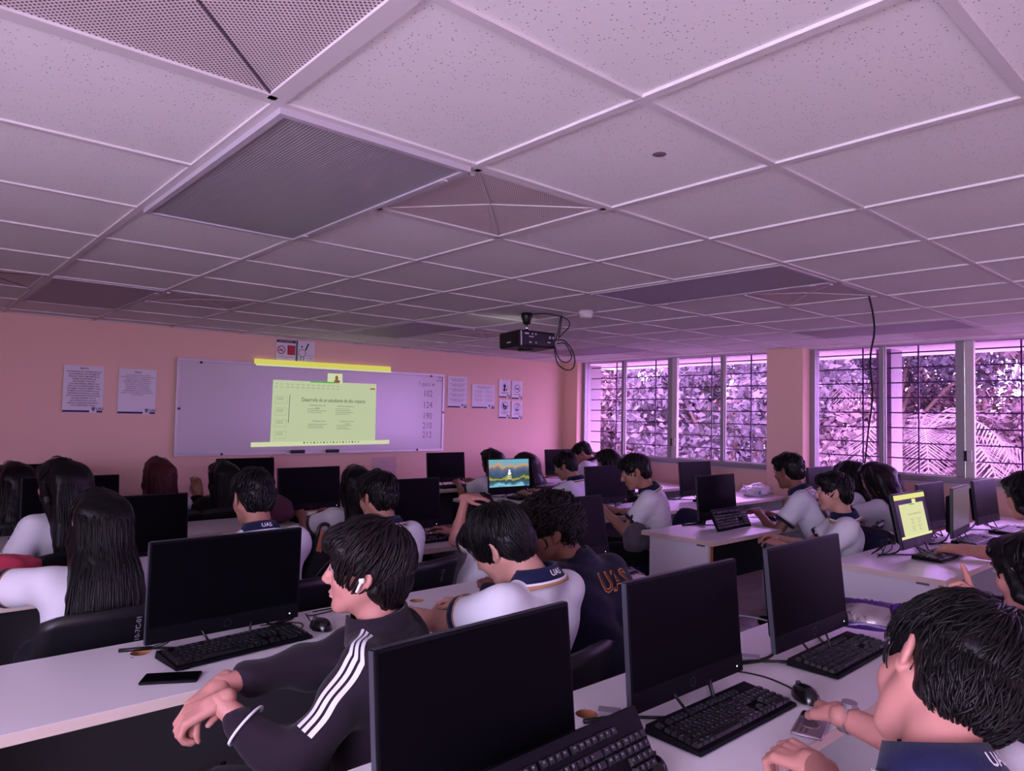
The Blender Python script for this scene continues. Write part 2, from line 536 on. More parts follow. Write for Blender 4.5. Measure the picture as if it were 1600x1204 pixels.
m_perf = mat_perforated('perforated grille', (214, 198, 200), (118, 98, 106), 150.0)
m_perf2 = mat_perforated('coarse perforated grille', (205, 190, 192), (62, 50, 56), 118.0)
VL = {(0, 1): 'white perforated air diffuser beside the largest light panel', (0, 5): 'white perforated air diffuser right of projector, by hanging cable',
      (0, 9): 'white perforated air diffuser close to the windows', (5, 1): 'white perforated air diffuser over far left desks',
      (5, 5): 'white perforated air diffuser behind the projector', (5, 9): 'white perforated air diffuser near front right corner',
      (-1, -1): 'large coarse perforated air return in top left corner', (5, -1): 'dark perforated air return at the far left edge'}
for (i, j) in VENTS:
    x, y = GX + (j + 0.5) * G, GY + (i + 0.5) * G
    q = HG - 0.012
    t = tag(empty('air_diffuser', (x, y, CEIL)), VL[(i, j)], 'vent', 'ceiling air diffusers')
    h = MB()
    for (a, c, d, e) in ((-q, -q + 0.02, -q, q), (q - 0.02, q, -q, q), (-q, q, -q, -q + 0.02), (-q, q, q - 0.02, q)):
        h.box(a, c, d, e, 0.0, 0.012)
    h.build('frame', m_bar, t)
    p = MB(); e = q - 0.018; c = 0.028 if j < 0 else 0.02
    p.add([(-e, -e, 0.006), (e, -e, 0.006), (e, e, 0.006), (-e, e, 0.006), (0, 0, c)], [(1, 0, 4), (2, 1, 4), (3, 2, 4), (0, 3, 4)])
    p.build('perforated_plate', m_perf2 if (i, j) == (-1, -1) else m_perf, t)
    r = MB()
    for sx, sy in ((-1, -1), (1, -1), (1, 1), (-1, 1)):
        r.tube([(sx * e, sy * e, 0.005), (0, 0, c - 0.001)], 0.003, 6)
    r.build('crease', m_grille if j < 0 else m_bar, t)
    box('duct_box', -q, q, -q, q, 0.05, 0.09, m_grille, t)
    for k in (-1, 1): box('clip', -q + 0.004, -q + 0.02, k * q * 0.85 - 0.006, k * q * 0.85 + 0.006, -0.008, 0.002, m_bar, t)

# smoke detector, sprinkler hole, projector, hanging cable
t = tag(empty('smoke_detector', (3.64, 3.34, CEIL)), 'round white smoke detector on ceiling right of projector', 'smoke detector')
MB().lathe([(0.052, 0.007), (0.056, -0.012), (0.054, -0.016)], seg=28).build('base', m_bar, t, True)
MB().lathe([(0.046, -0.014), (0.046, -0.03), (0.04, -0.042), (0.02, -0.046)], seg=28).build('cap', m_bar, t, True)
tag(MB().lathe([(0.012, 0.004), (0.02, 0.0068), (0.019, 0.0072)], (0, 0), 20).build('ceiling_plug', mat('dull metal plug', (120, 104, 112), 0.5, 0.3), loc=(1.604, 1.202, CEIL)), 'small round grey plug in a ceiling tile', 'plug')

pr = tag(empty('projector', (3.43, 3.72, CEIL)), 'black ceiling projector hanging from a short pole mount', 'projector')
MB().lathe([(0.04, 0.004), (0.042, -0.02), (0.03, -0.055), (0.024, -0.075)], seg=20).build('ceiling_mount', m_black, pr, True)
MB().cyl((0, 0), 0.012, -0.13, -0.07, 14).build('pole', mat('chrome', (210, 210, 215), 0.2, 1.0), pr, True)
MB().bevel_box(-0.07, 0.07, -0.05, 0.05, -0.142, -0.128, 0.004).build('bracket', m_black, pr)
pb = MB().bevel_box(-0.165, 0.165, -0.12, 0.12, -0.255, -0.14, 0.014).build('housing', m_black, pr, rot=(math.radians(-3), 0, math.radians(-4)))
MB().tube([(0.09, 0.11, -0.19), (0.09, 0.145, -0.19)], 0.035, 20).build('lens_ring', m_black, pb)
MB().tube([(0.09, 0.14, -0.19), (0.09, 0.147, -0.19)], 0.028, 20).build('lens', mat_emit('projector lens', (235, 245, 220), 6.0), pb)
MB().lathe([(0.055, -0.268), (0.06, -0.26), (0.06, -0.25)], (-0.02, 0.0), 24).build('adjuster_ring', m_black, pb, True)
m_port = mat('port metal', (200, 200, 205), 0.35, 0.6)
for (px, pz, w_, h_) in ((-0.10, -0.165, 0.035, 0.012), (-0.05, -0.165, 0.012, 0.012), (-0.02, -0.165, 0.012, 0.012), (-0.06, -0.185, 0.04, 0.008), (-0.07, -0.225, 0.02, 0.01), (-0.02, -0.225, 0.012, 0.01), (0.11, -0.18, 0.018, 0.018), (0.14, -0.18, 0.014, 0.018), (0.10, -0.215, 0.03, 0.008)):
    MB().bevel_box(px - w_ / 2, px + w_ / 2, -0.123, -0.118, pz - h_ / 2, pz + h_ / 2, 0.001).build('port', m_port, pb)
box('trim_strip', -0.156, -0.147, -0.124, -0.119, -0.25, -0.15, m_port, pb)
box('side_badge', -0.168, -0.164, -0.02, 0.02, -0.225, -0.215, m_port, pb)

def spline(pts, n=10):
    """Catmull-Rom through pts"""
    P = [np.array(p, float) for p in pts]
    P = [2 * P[0] - P[1]] + P + [2 * P[-1] - P[-2]]
    out = []
    for i in range(1, len(P) - 2):
        for k in range(n):
            t = k / n
            a, b_, c, d = P[i - 1], P[i], P[i + 1], P[i + 2]
            out.append(0.5 * ((2 * b_) + (c - a) * t + (2 * a - 5 * b_ + 4 * c - d) * t * t + (3 * b_ - a - 3 * c + d) * t ** 3))
    out.append(P[-2])
    return out

m_cable = mat('black cable', (14, 13, 16), 0.5)
def cable(name, pts, r, label, cat='cable', group=None, m=None, n=10):
    c = np.array(pts[0], float)
    b_ = MB().tube([tuple(p - c) for p in spline(pts, n)], r, 6)
    return tag(b_.build(name, m or m_cable, None, True, loc=tuple(c)), label, cat, group)
pc = (3.62, 3.60)
cable('projector_cable', [(3.44, 3.70, 2.222), (3.52, 3.63, 2.228), (3.60, 3.57, 2.215), (3.655, 3.53, 2.19), (3.66, 3.52, 2.14), (3.62, 3.54, 2.09), (3.59, 3.56, 2.05)], 0.0045, 'black power cable looping from ceiling into the projector', n=8)
cable('projector_cable', [(3.57, 3.57, 2.03), (3.57, 3.54, 2.10), (3.575, 3.53, 2.17), (3.59, 3.53, 2.21), (3.585, 3.53, 2.14), (3.575, 3.54, 2.06)], 0.0045, 'thin black cable rising straight from projector to ceiling', n=8)
cable('projector_cable', [(3.58, 3.57, 2.04), (3.64, 3.55, 2.04), (3.70, 3.53, 1.98), (3.725, 3.52, 1.90), (3.70, 3.52, 1.84), (3.64, 3.53, 1.83), (3.58, 3.55, 1.87), (3.56, 3.56, 1.95), (3.565, 3.57, 2.0)], 0.0045, 'black video cable hanging in the larger loop under projector', n=8)
cable('projector_cable', [(3.59, 3.57, 2.015), (3.65, 3.55, 2.02), (3.69, 3.54, 1.97), (3.70, 3.53, 1.92), (3.665, 3.54, 1.885), (3.61, 3.55, 1.895), (3.58, 3.56, 1.94), (3.575, 3.57, 1.99)], 0.004, 'black video cable hanging in the smaller loop under projector', n=8)
cable('hanging_cable', [(4.271, 1.695, CEIL), (4.365, 1.71, 2.136), (4.479, 1.748, 2.035), (4.676, 1.849, 1.898), (5.009, 1.969, 1.666), (5.311, 2.115, 1.446), (5.726, 2.295, 1.3), (6.02, 2.44, 1.05), (6.19, 2.55, DESK + 0.006), (6.3, 2.7, DESK + 0.006)], 0.006, 'thin black cable hanging from ceiling in front of windows', n=8)

# ------------------------------------------------------------------ front wall: whiteboard, projected slide, signs
m_board = mat('whiteboard enamel', (205, 200, 204), 0.22, spec=0.5, var=0.04, vscale=2.0)
m_bframe = mat('whiteboard frame', (206, 198, 202), 0.4, metal=0.2)
m_ink = mat('dark print', (42, 38, 62), 0.7)
m_navy = mat('navy print', (36, 30, 78), 0.7)
m_paper = mat('white sign board', (222, 218, 224), 0.6, var=0.02, vscale=6)
m_grey = mat('grey print', (110, 104, 122), 0.7)
YW = YF
t = tag(empty('whiteboard', (3.435, YW, 1.085)), 'long wall whiteboard with aluminium frame carrying the projected slide', 'whiteboard')
w2, hb = 1.465, 0.868
box('surface', -w2, w2, -0.022, -0.004, 0, hb, m_board, t)
for nm, a, c, d, e in (('frame_rail', -w2 - 0.012, w2 + 0.012, hb - 0.02, hb + 0.012), ('frame_rail', -w2 - 0.012, w2 + 0.012, -0.012, 0.02), ('frame_stile', -w2 - 0.012, -w2 + 0.02, 0.02, hb - 0.02), ('frame_stile', w2 - 0.02, w2 + 0.012, 0.02, hb - 0.02)):
    MB().bevel_box(a, c, -0.032, 0, d, e, 0.004).build(nm, m_bframe, t)
MB().bevel_box(-0.46, 0.75, -0.085, -0.03, -0.012, -0.002, 0.003).build('pen_tray', m_bframe, t)
for (mx, mz) in ((2.162, 1.929), (1.985, 1.504), (2.375, 1.09), (4.713, 1.935), (4.893, 1.521), (4.544, 1.094)):
    MB().tube([(mx - 3.435, -0.03, mz - 1.085), (mx - 3.435, -0.04, mz - 1.085)], 0.011, 14).build('mounting_screw', m_black, t)
def lettering(lines, size, parent, name, m, x, y, z, align='CENTER', gap=1.25, bold=0.0, wide=1.0):
    """print facing -y, placed on the wall"""
    b_ = MB()
    for k, s in enumerate(lines):
        v, f = text_geo(s, size, align, bold)
        b_.add([(x + p[0] * wide, y, z + p[1] - k * size * gap) for p in v], f)
    return b_.build(name, m, parent)
m_faint = mat('faint marker ink', (128, 112, 134), 0.7)
for k, (s, zz) in enumerate((('1 para w', 1.84), ('102', 1.729), ('124', 1.598), ('190', 1.473), ('210', 1.363), ('212', 1.26))):
    lettering([s], 0.105 if k else 0.075, t, 'marker_writing', m_faint, 4.66 - 3.435 + (0.02 if k else 0), -0.0235, zz - 1.085, bold=-0.004, wide=0.85)
lettering(['Alfra', 'BOARD'], 0.03, t, 'maker_mark', m_ink, 4.85 - 3.435, -0.0235, 1.925 - 1.085)
for ex, s in ((3.11, 'black whiteboard eraser on pen tray, left of the two'), (3.485, 'black whiteboard eraser on pen tray, right of the two')):
    e = tag(empty('board_eraser', (ex, YW - 0.058, 1.083)), s, 'eraser', 'whiteboard erasers')
    MB().bevel_box(-0.068, 0.068, -0.022, 0.022, 0.008, 0.034, 0.005).build('grip', m_black, e)
    MB().bevel_box(-0.066, 0.066, -0.021, 0.021, 0, 0.009, 0.002).build('felt_pad', mat('grey felt', (70, 66, 72), 0.95), e)

# the projected picture: light on the board, the strip above it lands on the wall and its signs
ps = tag(empty('projected_slide', (3.42, YW, 1.15)), 'glowing projected computer slide on the middle of the whiteboard', 'projection')
PE = 0.125
me_win = mat_emit('projected window light', (205, 216, 176), PE)
me_yel = mat_emit('projected yellow light', (232, 222, 104), PE)
me_pale = mat_emit('projected pale light', (226, 232, 186), PE)
me_grn = mat_emit('projected green light', (90, 190, 70), PE)
me_ink = mat_emit('projected dark lettering', (84, 92, 74), PE * 0.6)
me_gry = mat_emit('projected grey lettering', (160, 172, 138), PE * 0.8)
me_red = mat_emit('projected red light', (196, 84, 60), PE)
me_tan = mat_emit('projected skin light', (170, 120, 92), PE * 0.7)
def quad(nm, pts, y, m, parent, th=0.001):
    """thin slab with the four (x, z) corners pts, front face at y"""
    v = [(p[0], y, p[1]) for p in pts] + [(p[0], y + th, p[1]) for p in pts]
    return MB().add(v, [(0, 1, 2, 3), (7, 6, 5, 4), (0, 4, 5, 1), (1, 5, 6, 2), (2, 6, 7, 3), (3, 7, 4, 0)]).build(nm, m, parent)
def PQ(nm, pts, m, y=-0.024): return quad(nm, [(a - 3.42, c - 1.15) for a, c in pts], y, m, ps)
PQ('address_strip', [(2.651, 1.950), (4.171, 1.958), (4.171, 2.009), (2.651, 1.998)], me_yel, -0.034)
PQ('strip_edge', [(2.668, 1.934), (4.180, 1.945), (4.180, 1.958), (2.668, 1.950)], me_pale, -0.034)
PQ('program_window', [(2.836, 1.19), (4.003, 1.20), (4.0, 1.811), (2.847, 1.804)], me_win)
PQ('task_bar', [(2.649, 1.151), (4.18, 1.164), (4.179, 1.206), (2.648, 1.194)], me_pale, -0.0255)
PQ('video_tile', [(3.423, 1.80), (3.594, 1.80), (3.59, 1.90), (3.423, 1.898)], me_pale, -0.0255)
PQ('green_bar', [(3.235, 1.796), (3.51, 1.797), (3.51, 1.81), (3.235, 1.81)], me_grn, -0.027)
b_ = MB()
for k, (cx, cz, r0, r1) in enumerate(((3.525, 1.853, 0.018, 0.026), (3.53, 1.818, 0.036, 0.018))):
    b_.add([(cx - 3.42 + r0 * math.cos(a), -0.0265, cz - 1.15 + r1 * math.sin(a)) for a in np.linspace(0, 2 * math.pi, 14, endpoint=False)], [tuple(range(14))])
b_.build('video_figure', me_tan, ps)
PQ('record_button', [(3.925, 1.748), (3.985, 1.75), (3.985, 1.765), (3.925, 1.763)], me_red, -0.0255)
PQ('panel_divider', [(3.012, 1.386), (3.017, 1.386), (3.026, 1.666), (3.021, 1.666)], me_ink, -0.0255)
lettering(['Desarrollo de un estudiante de alto impacto'], 0.056, ps, 'slide_title', me_ink, 0.09, -0.0255, 1.618 - 1.15, wide=0.72, bold=0.002)
for (sx, sz, lines) in ((3.32, 1.565, ['Planificación efectiva del', 'tiempo']), (3.64, 1.562, ['Hábitos de estudio diarios']), (3.34, 1.405, ['Participación activa']), (3.66, 1.405, ['Cuidado personal y de', 'la salud'])):
    lettering(lines, 0.02, ps, 'slide_heading', me_ink, sx - 3.42, -0.0255, sz - 1.15, wide=0.9)
b_ = MB()
for (sx, sz, n) in ((3.21, 1.525, 3), (3.52, 1.53, 4), (3.22, 1.37, 3), (3.54, 1.36, 3)):
    for k in range(n):
        L_ = random.uniform(0.12, 0.22); z = sz - k * 0.018 - 1.15
        b_.add([(sx - 3.42, -0.0255, z), (sx + L_ - 3.42, -0.0255, z), (sx + L_ - 3.42, -0.0255, z + 0.005), (sx - 3.42, -0.0255, z + 0.005)], [(0, 1, 2, 3)])
for k in range(26):
    x = 2.87 + (k % 13) * 0.055 - 3.42; z = 1.765 - (k // 13) * 0.03 - 1.15
    b_.add([(x, -0.0255, z), (x + random.uniform(0.012, 0.04), -0.0255, z), (x + 0.03, -0.0255, z + 0.005), (x, -0.0255, z + 0.005)], [(0, 1, 2, 3)])
b_.build('slide_text_lines', me_gry, ps)
for k in range(4):
    z = 1.61 - k * 0.115 - 1.15
    f_ = MB()
    for (a, c, d, e) in ((2.875, 2.995, 0.035, 0.037), (2.875, 2.995, -0.035, -0.033), (2.875, 2.877, -0.035, 0.037), (2.993, 2.995, -0.035, 0.037)):
        f_.add([(a - 3.42, -0.0255, z + d), (c - 3.42, -0.0255, z + d), (c - 3.42, -0.0255, z + e), (a - 3.42, -0.0255, z + e)], [(0, 1, 2, 3)])
    for q in range(2):
        f_.add([(2.89 - 3.42, -0.0255, z + q * 0.018), (2.96 - 3.42, -0.0255, z + q * 0.018), (2.96 - 3.42, -0.0255, z + q * 0.018 + 0.005), (2.89 - 3.42, -0.0255, z + q * 0.018 + 0.005)], [(0, 1, 2, 3)])
    f_.build('slide_thumbnail', me_gry, ps)
for k in range(18):
    x = 3.18 + k * 0.036 - 3.42; z = 1.176 + 0.009 * (x + 0.77) / 1.53 - 1.15
    quad('taskbar_icon', [(x, z), (x + 0.016, z), (x + 0.016, z + 0.014), (x, z + 0.014)], -0.0265, (me_ink, me_grn, me_gry)[k % 3], ps)

# printed sign boards
def sign(name, x0, x1, z0, z1, label, group=None, band=True):
    s = tag(empty(name, ((x0 + x1) / 2, YW, z0)), label, 'sign', group)
    w_ = (x1 - x0) / 2; h_ = z1 - z0
    MB().bevel_box(-w_, w_, -0.012, 0, 0, h_, 0.002).build('board', m_paper, s)
    if band:
        k = w_ * 2
        box('colour_band', -w_ + 0.002, -w_ + 0.66 * k, -0.0128, -0.0118, 0.004, 0.004 + 0.016, m_navy, s)
        box('colour_band', w_ - 0.16 * k, w_ - 0.004, -0.0128, -0.0118, 0.003, 0.003 + 0.016, m_navy, s)
        q = MB()
        cx, cz, sc_ = -w_ + 0.76 * k, 0.03, min(0.018, k * 0.08)
        q.add([(cx + a * sc_, -0.0128, cz + c * sc_) for a, c in ((-0.7, 1), (0.7, 1), (0.75, 0), (0, -1.1), (-0.75, 0))], [(4, 3, 2, 1, 0)])
        q.build('crest', m_grey, s)
        lettering(['UAS'], min(0.03, k * 0.11), s, 'logo_lettering', m_navy, w_ - 0.085 * k, -0.0128, 0.033, bold=0.02)
    return s, w_, h_
MISION = ['EL BACHILLERATO UNIVERSITARIO DE', 'LA UNIVERSIDAD AUTÓNOMA DE', 'SINALOA TIENE COMO MISIÓN LA', 'FORMACIÓN INTEGRAL DE', 'BACHILLERES CON UNA', 'CULTURA GENERAL AMPLIA Y EN', 'UNA ACTITUD RESPONSABLE CON', 'LOS DEMÁS, CONSIGO MISMO Y CON', 'EL MEDIO, QUE CONTRIBUYA A SU', 'DESARROLLO PERSONAL A TRAVÉS', 'DE LA CONTINUACIÓN DE ESTUDIOS', 'DE NIVEL SUPERIOR Y/O LA', 'INCORPORACIÓN A LA VIDA', 'LABORAL, DE MANERA EFICIENTE Y', 'CON COMPROMISO SOCIAL']
s, w_, h_ = sign('wall_sign', 1.095, 1.389, 1.454, 1.842, 'white mission statement sign, leftmost on the front wall')
lettering(['MISIÓN'], 0.018, s, 'heading', m_ink, 0, -0.0128, h_ - 0.022, bold=0.02)
lettering(MISION, 0.0155, s, 'paragraph', m_ink, 0, -0.0128, h_ - 0.05, gap=1.28, bold=0.02, wide=0.92)
s, w_, h_ = sign('wall_sign', 1.497, 1.797, 1.449, 1.839, 'white vision statement sign just left of the whiteboard')
lettering(['VISIÓN'], 0.018, s, 'heading', m_ink, 0, -0.0128, h_ - 0.03, bold=0.02)
lettering(['EL BACHILLERATO DE LA UAS ES', 'RECONOCIDO POR SU CALIDAD, PORQUE SE', 'DESARROLLA EN UN AMBIENTE', 'ACADÉMICO, INNOVADOR, ABIERTO Y', 'PARTICIPATIVO, CON UN MODELO', 'EDUCATIVO CENTRADO EN EL', 'APRENDIZAJE, CON DOCENTES', 'COMPETENTES Y CON ALUMNOS', 'COMPROMETIDOS CON SU ENTORNO', 'SOCIAL Y CON LA MEJORA CONTINUA DE', 'SUS PROCESOS'], 0.013, s, 'paragraph', m_grey, 0, -0.0128, h_ - 0.055, gap=1.3, bold=0.015)
s, w_, h_ = sign('wall_sign', 4.97, 5.256, 1.578, 1.952, 'tall white notice of rules right of the whiteboard')
for k in range(5):
    lettering(['NORMAS Y LINEAMIENTOS DEL CENTRO DE CÓMPUTO', 'LOS ALUMNOS DEBEN CUIDAR EL EQUIPO', 'Y RESPETAR EL HORARIO ASIGNADO'], 0.0105, s, 'paragraph', m_grey, 0, -0.0128, h_ - 0.03 - k * 0.06, gap=1.3, bold=0.015, wide=0.9)
s, w_, h_ = sign('wall_sign', 5.336, 5.696, 1.579, 1.870, 'wide white notice in two columns between tall notice and pictograms')
lettering(['REGLAMENTO INTERNO PARA LOS USUARIOS', 'DEL LABORATORIO DE CÓMPUTO'], 0.014, s, 'heading', m_grey, 0, -0.0128, h_ - 0.025, bold=0.015, wide=0.9)
for cx in (-0.085, 0.085):
    for k in range(3):
        lettering(['HACER USO CORRECTO DEL EQUIPO', 'MANTENER EL ORDEN Y LA LIMPIEZA', 'NO INSTALAR PROGRAMAS'], 0.0095, s, 'paragraph', m_grey, cx, -0.0128, h_ - 0.075 - k * 0.05, gap=1.3, wide=0.8)

def ring(b_, cx, cz, r, th, y, n=28):
    for k in range(n):
        a0, a1 = 2 * math.pi * k / n, 2 * math.pi * (k + 1) / n
        b_.add([(cx + math.cos(a) * rr, y, cz + math.sin(a) * rr) for a, rr in ((a0, r - th), (a1, r - th), (a1, r), (a0, r))], [(3, 2, 1, 0)])
def bar2(b_, x0, z0, x1, z1, th, y):
    dx, dz = x1 - x0, z1 - z0
    l = math.hypot(dx, dz); nx, nz = -dz / l * th / 2, dx / l * th / 2
    b_.add([(x0 + nx, y, z0 + nz), (x1 + nx, y, z1 + nz), (x1 - nx, y, z1 - nz), (x0 - nx, y, z0 - nz)], [(3, 2, 1, 0)])
def blob(b_, cx, cz, rx, rz, y, n=16):
    b_.add([(cx + rx * math.cos(a), y, cz + rz * math.sin(a)) for a in np.linspace(0, 2 * math.pi, n, endpoint=False)], [tuple(range(n))])
PG = 'small pictogram signs right of the whiteboard'
y_ = -0.0128
s, w_, h_ = sign('wall_sign', 5.762, 5.955, 1.719, 1.949, 'small silence pictogram sign with a dark head silhouette', PG)
b_ = MB(); ring(b_, 0, 0.135, 0.052, 0.003, y_); blob(b_, -0.005, 0.148, 0.022, 0.026, y_ - 0.0003); blob(b_, -0.008, 0.105, 0.02, 0.02, y_ - 0.0003); bar2(b_, 0.025, 0.095, 0.032, 0.125, 0.012, y_)
b_.build('pictogram', m_navy, s); lettering(['SILENCIO'], 0.03, s, 'caption', m_ink, 0, y_, 0.062, bold=0.01, wide=0.9); lettering(['POR FAVOR'], 0.014, s, 'heading', m_ink, 0, y_, h_ - 0.018)
s, w_, h_ = sign('wall_sign', 5.977, 6.158, 1.709, 1.943, 'small no smoking pictogram sign with crossed cigarette', PG)
b_ = MB(); ring(b_, 0, 0.135, 0.052, 0.006, y_); bar2(b_, -0.036, 0.172, 0.036, 0.098, 0.007, y_); bar2(b_, -0.035, 0.132, 0.035, 0.132, 0.011, y_); bar2(b_, 0.02, 0.14, 0.03, 0.158, 0.004, y_)
b_.build('pictogram', m_navy, s); lettering(['NO FUMAR'], 0.022, s, 'caption', m_ink, 0, y_, 0.06, bold=0.01)
s, w_, h_ = sign('wall_sign', 5.767, 5.952, 1.461, 1.695, 'small no food or drink pictogram sign', PG)
b_ = MB(); ring(b_, 0, 0.158, 0.055, 0.006, y_); bar2(b_, -0.038, 0.195, 0.038, 0.12, 0.007, y_); bar2(b_, -0.018, 0.135, -0.018, 0.185, 0.026, y_); blob(b_, 0.018, 0.15, 0.022, 0.014, y_); bar2(b_, -0.02, 0.125, 0.025, 0.125, 0.016, y_)
b_.build('pictogram', m_navy, s); lettering(['NO ALIMENTOS', 'NI BEBIDAS'], 0.0195, s, 'caption', m_ink, 0, y_, 0.083, gap=1.1, bold=0.01, wide=0.95)
s, w_, h_ = sign('wall_sign', 5.98, 6.163, 1.456, 1.685, 'small no mobile phone pictogram sign', PG)
b_ = MB(); ring(b_, 0, 0.152, 0.055, 0.005, y_); bar2(b_, 0.032, 0.19, -0.032, 0.11, 0.006, y_)
for a in ((-0.02, 0.115, -0.02, 0.19), (0.02, 0.115, 0.02, 0.19), (-0.02, 0.19, 0.02, 0.19)): bar2(b_, *a, 0.005, y_)
bar2(b_, -0.02, 0.118, 0.02, 0.118, 0.016, y_)
b_.build('pictogram', m_navy, s); lettering(['PROHIBIDO', 'USAR CELULAR'], 0.017, s, 'caption', m_ink, 0, y_, 0.078, gap=1.15, bold=0.01)

m_red = mat('red print', (168, 24, 44), 0.6); m_teal = mat('dark teal print', (38, 62, 74), 0.6); m_green = mat('green print', (40, 96, 76), 0.6)
s, w_, h_ = sign('wall_sign', 2.872, 3.073, 1.99, 2.211, 'no smoking notice with red panel above the whiteboard', band=False)
box('header_band', -w_ + 0.004, w_ - 0.002, y_, y_ + 0.001, h_ - 0.034, h_ - 0.006, m_teal, s)
lettering(['ESPACIO 100% LIBRE DE HUMO'], 0.014, s, 'header_lettering', m_paper, 0, y_ - 0.0004, h_ - 0.02, wide=0.75)
b_ = MB(); ring(b_, -0.048, 0.115, 0.042, 0.008, y_); bar2(b_, -0.076, 0.142, -0.02, 0.088, 0.008, y_); b_.build('ban_ring', m_red, s)
b_ = MB(); bar2(b_, -0.075, 0.108, -0.03, 0.112, 0.009, y_ + 0.0003); bar2(b_, -0.03, 0.12, -0.035, 0.145, 0.004, y_ + 0.0003); b_.build('cigarette', m_ink, s)
box('red_panel', 0.015, w_ - 0.006, y_, y_ + 0.001, 0.07, 0.165, m_red, s)
lettering(['SE PROHÍBE', 'FUMAR EN', 'ESTA ÁREA', 'LEY GENERAL'], 0.012, s, 'panel_lettering', mat('pale red print', (205, 120, 130), 0.7), 0.055, y_ - 0.0004, 0.15, gap=1.7, wide=0.8)
lettering(['LEY GENERAL PARA EL CONTROL', 'DEL TABACO'], 0.012, s, 'small_print', m_ink, 0, y_, 0.045, wide=0.85)
s, w_, h_ = sign('wall_sign', 3.079, 3.278, 1.976, 2.209, 'notice with green line drawing beside the no smoking notice', band=False)
box('green_edge', -w_, -w_ + 0.016, y_, y_ + 0.001, 0.0, h_, m_green, s)
b_ = MB(); ring(b_, -0.035, 0.11, 0.04, 0.006, y_); blob(b_, -0.04, 0.175, 0.009, 0.012, y_); bar2(b_, 0.0, 0.14, 0.03, 0.21, 0.018, y_); bar2(b_, -0.05, 0.07, -0.05, 0.03, 0.008, y_); bar2(b_, -0.02, 0.07, -0.02, 0.03, 0.008, y_)
b_.build('line_drawing', m_green, s)
lettering(['ESPACIO', 'LIBRE', 'DE HUMO'], 0.016, s, 'caption', m_grey, 0.055, y_, 0.09, gap=1.8)
s = tag(empty('wall_notice', (4.14, YW, 0.78)), 'faded pinkish paper notice low on wall under the whiteboard', 'notice')
box('sheet', -0.15, 0.15, -0.003, 0, 0, 0.24, mat('faded paper', (206, 176, 176), 0.8, var=0.05), s)
lettering(['AVISO', 'CENTRO DE CÓMPUTO', 'HORARIO'], 0.03, s, 'faint_print', mat('faint print', (182, 150, 154), 0.8), 0, -0.0035, 0.18, gap=1.6)
tag(box('cable_duct', 2.865, 2.895, YW - 0.02, YW, 0.1, 1.06, m_wall, None, 0.004), 'narrow pale cable duct below the whiteboard', 'duct')

# ------------------------------------------------------------------ outside the windows
m_leaf = [mat('haze greyed leaf %d' % k, c, 0.6, spec=0.3, var=0.35, vscale=1.2) for k, c in enumerate(((82, 80, 80), (68, 68, 72), (100, 88, 86), (94, 80, 78)))]  # leaf colours greyed, so the haze outside is put into them
m_bark = mat('bark', (104, 88, 74), 0.9, var=0.3, vscale=6)
m_ground = mat('dry lawn', (104, 98, 84), 0.95, var=0.25, vscale=0.6)
GZ = -3.4
tag(box('ground', 7.2, 90, -60, 80, GZ - 0.3, GZ, m_ground), kind='structure')
tag(box('terrace_slab', XR + 0.15, XR + 1.25, YB, YF + 0.3, CEIL - 0.005, CEIL + 0.16, m_white), kind='structure')
m_fin = mat('grey facade plaster', (150, 146, 146), 0.9)  # plain mid grey, darker than the white plaster
for k, yy in enumerate((2.79, 6.78, -1.0)):
    tag(box('facade_fin_%d' % (k + 1), XR + 0.34, XR + 0.62, yy - 0.07, yy + 0.07, GZ, CEIL, m_fin), kind='structure')

def leaf_cloud(centers, radii, n, size, rng):
    c = np.array(centers, float); r = np.array(radii, float)
    k = rng.integers(0, len(c), n)
    d = rng.normal(size=(n, 3)); d /= np.linalg.norm(d, axis=1)[:, None]
    rad = rng.uniform(0.55, 1.0, n) ** 0.5
    p = c[k] + d * r[k] * rad[:, None]
    a = rng.normal(size=(n, 3)); a /= np.linalg.norm(a, axis=1)[:, None]
    q = np.cross(a, rng.normal(size=(n, 3))); q /= np.linalg.norm(q, axis=1)[:, None]
    s_ = size * rng.uniform(0.6, 1.5, n)[:, None]
    v = np.stack([p - a * s_, p + q * s_ * 0.5, p + a * s_, p - q * s_ * 0.5], 1).reshape(-1, 3)
    return v, np.arange(4 * n).reshape(-1, 4)

def tree(x, y, h, spread, label, mi, seed, n=14000, leaf=0.094, trunk=0.18, low=0.3):
    rng = np.random.default_rng(seed)
    root = tag(empty('tree', (x, y, GZ)), label, 'tree', 'trees outside the windows')
    cs, rs = [], []
    tr = MB(); tr.tube(spline([(0, 0, 0), (0.1, 0.05, h * 0.25), (-0.05, 0.1, h * 0.5), (0, 0, h * 0.75)], 5), [trunk * (1 - 0.7 * k / 15) for k in range(16)], 8)
    br = MB()
    for k in range(11):
        a = rng.uniform(0, 2 * math.pi); rr = spread * rng.uniform(0.25, 0.85); z = h * rng.uniform(low, 0.95)
        c = (rr * math.cos(a), rr * math.sin(a), z)
        cs.append(c); s_ = spread * rng.uniform(0.28, 0.5); rs.append((s_, s_, s_ * 0.62))
        z0 = h * rng.uniform(0.25, 0.6)
        br.tube(spline([(0, 0, z0), (c[0] * 0.5, c[1] * 0.5, (z0 + z) / 2 + 0.15), c], 4), [trunk * 0.4 * (1 - 0.085 * q) for q in range(9)], 6)
    tr.build('trunk', m_bark, root, True)
    br.build('branches', m_bark, root, True)
    v, f = leaf_cloud(cs, rs, n, leaf, rng)
    obj('foliage', np_mesh('foliage', v, f, False), m_leaf[mi], root)
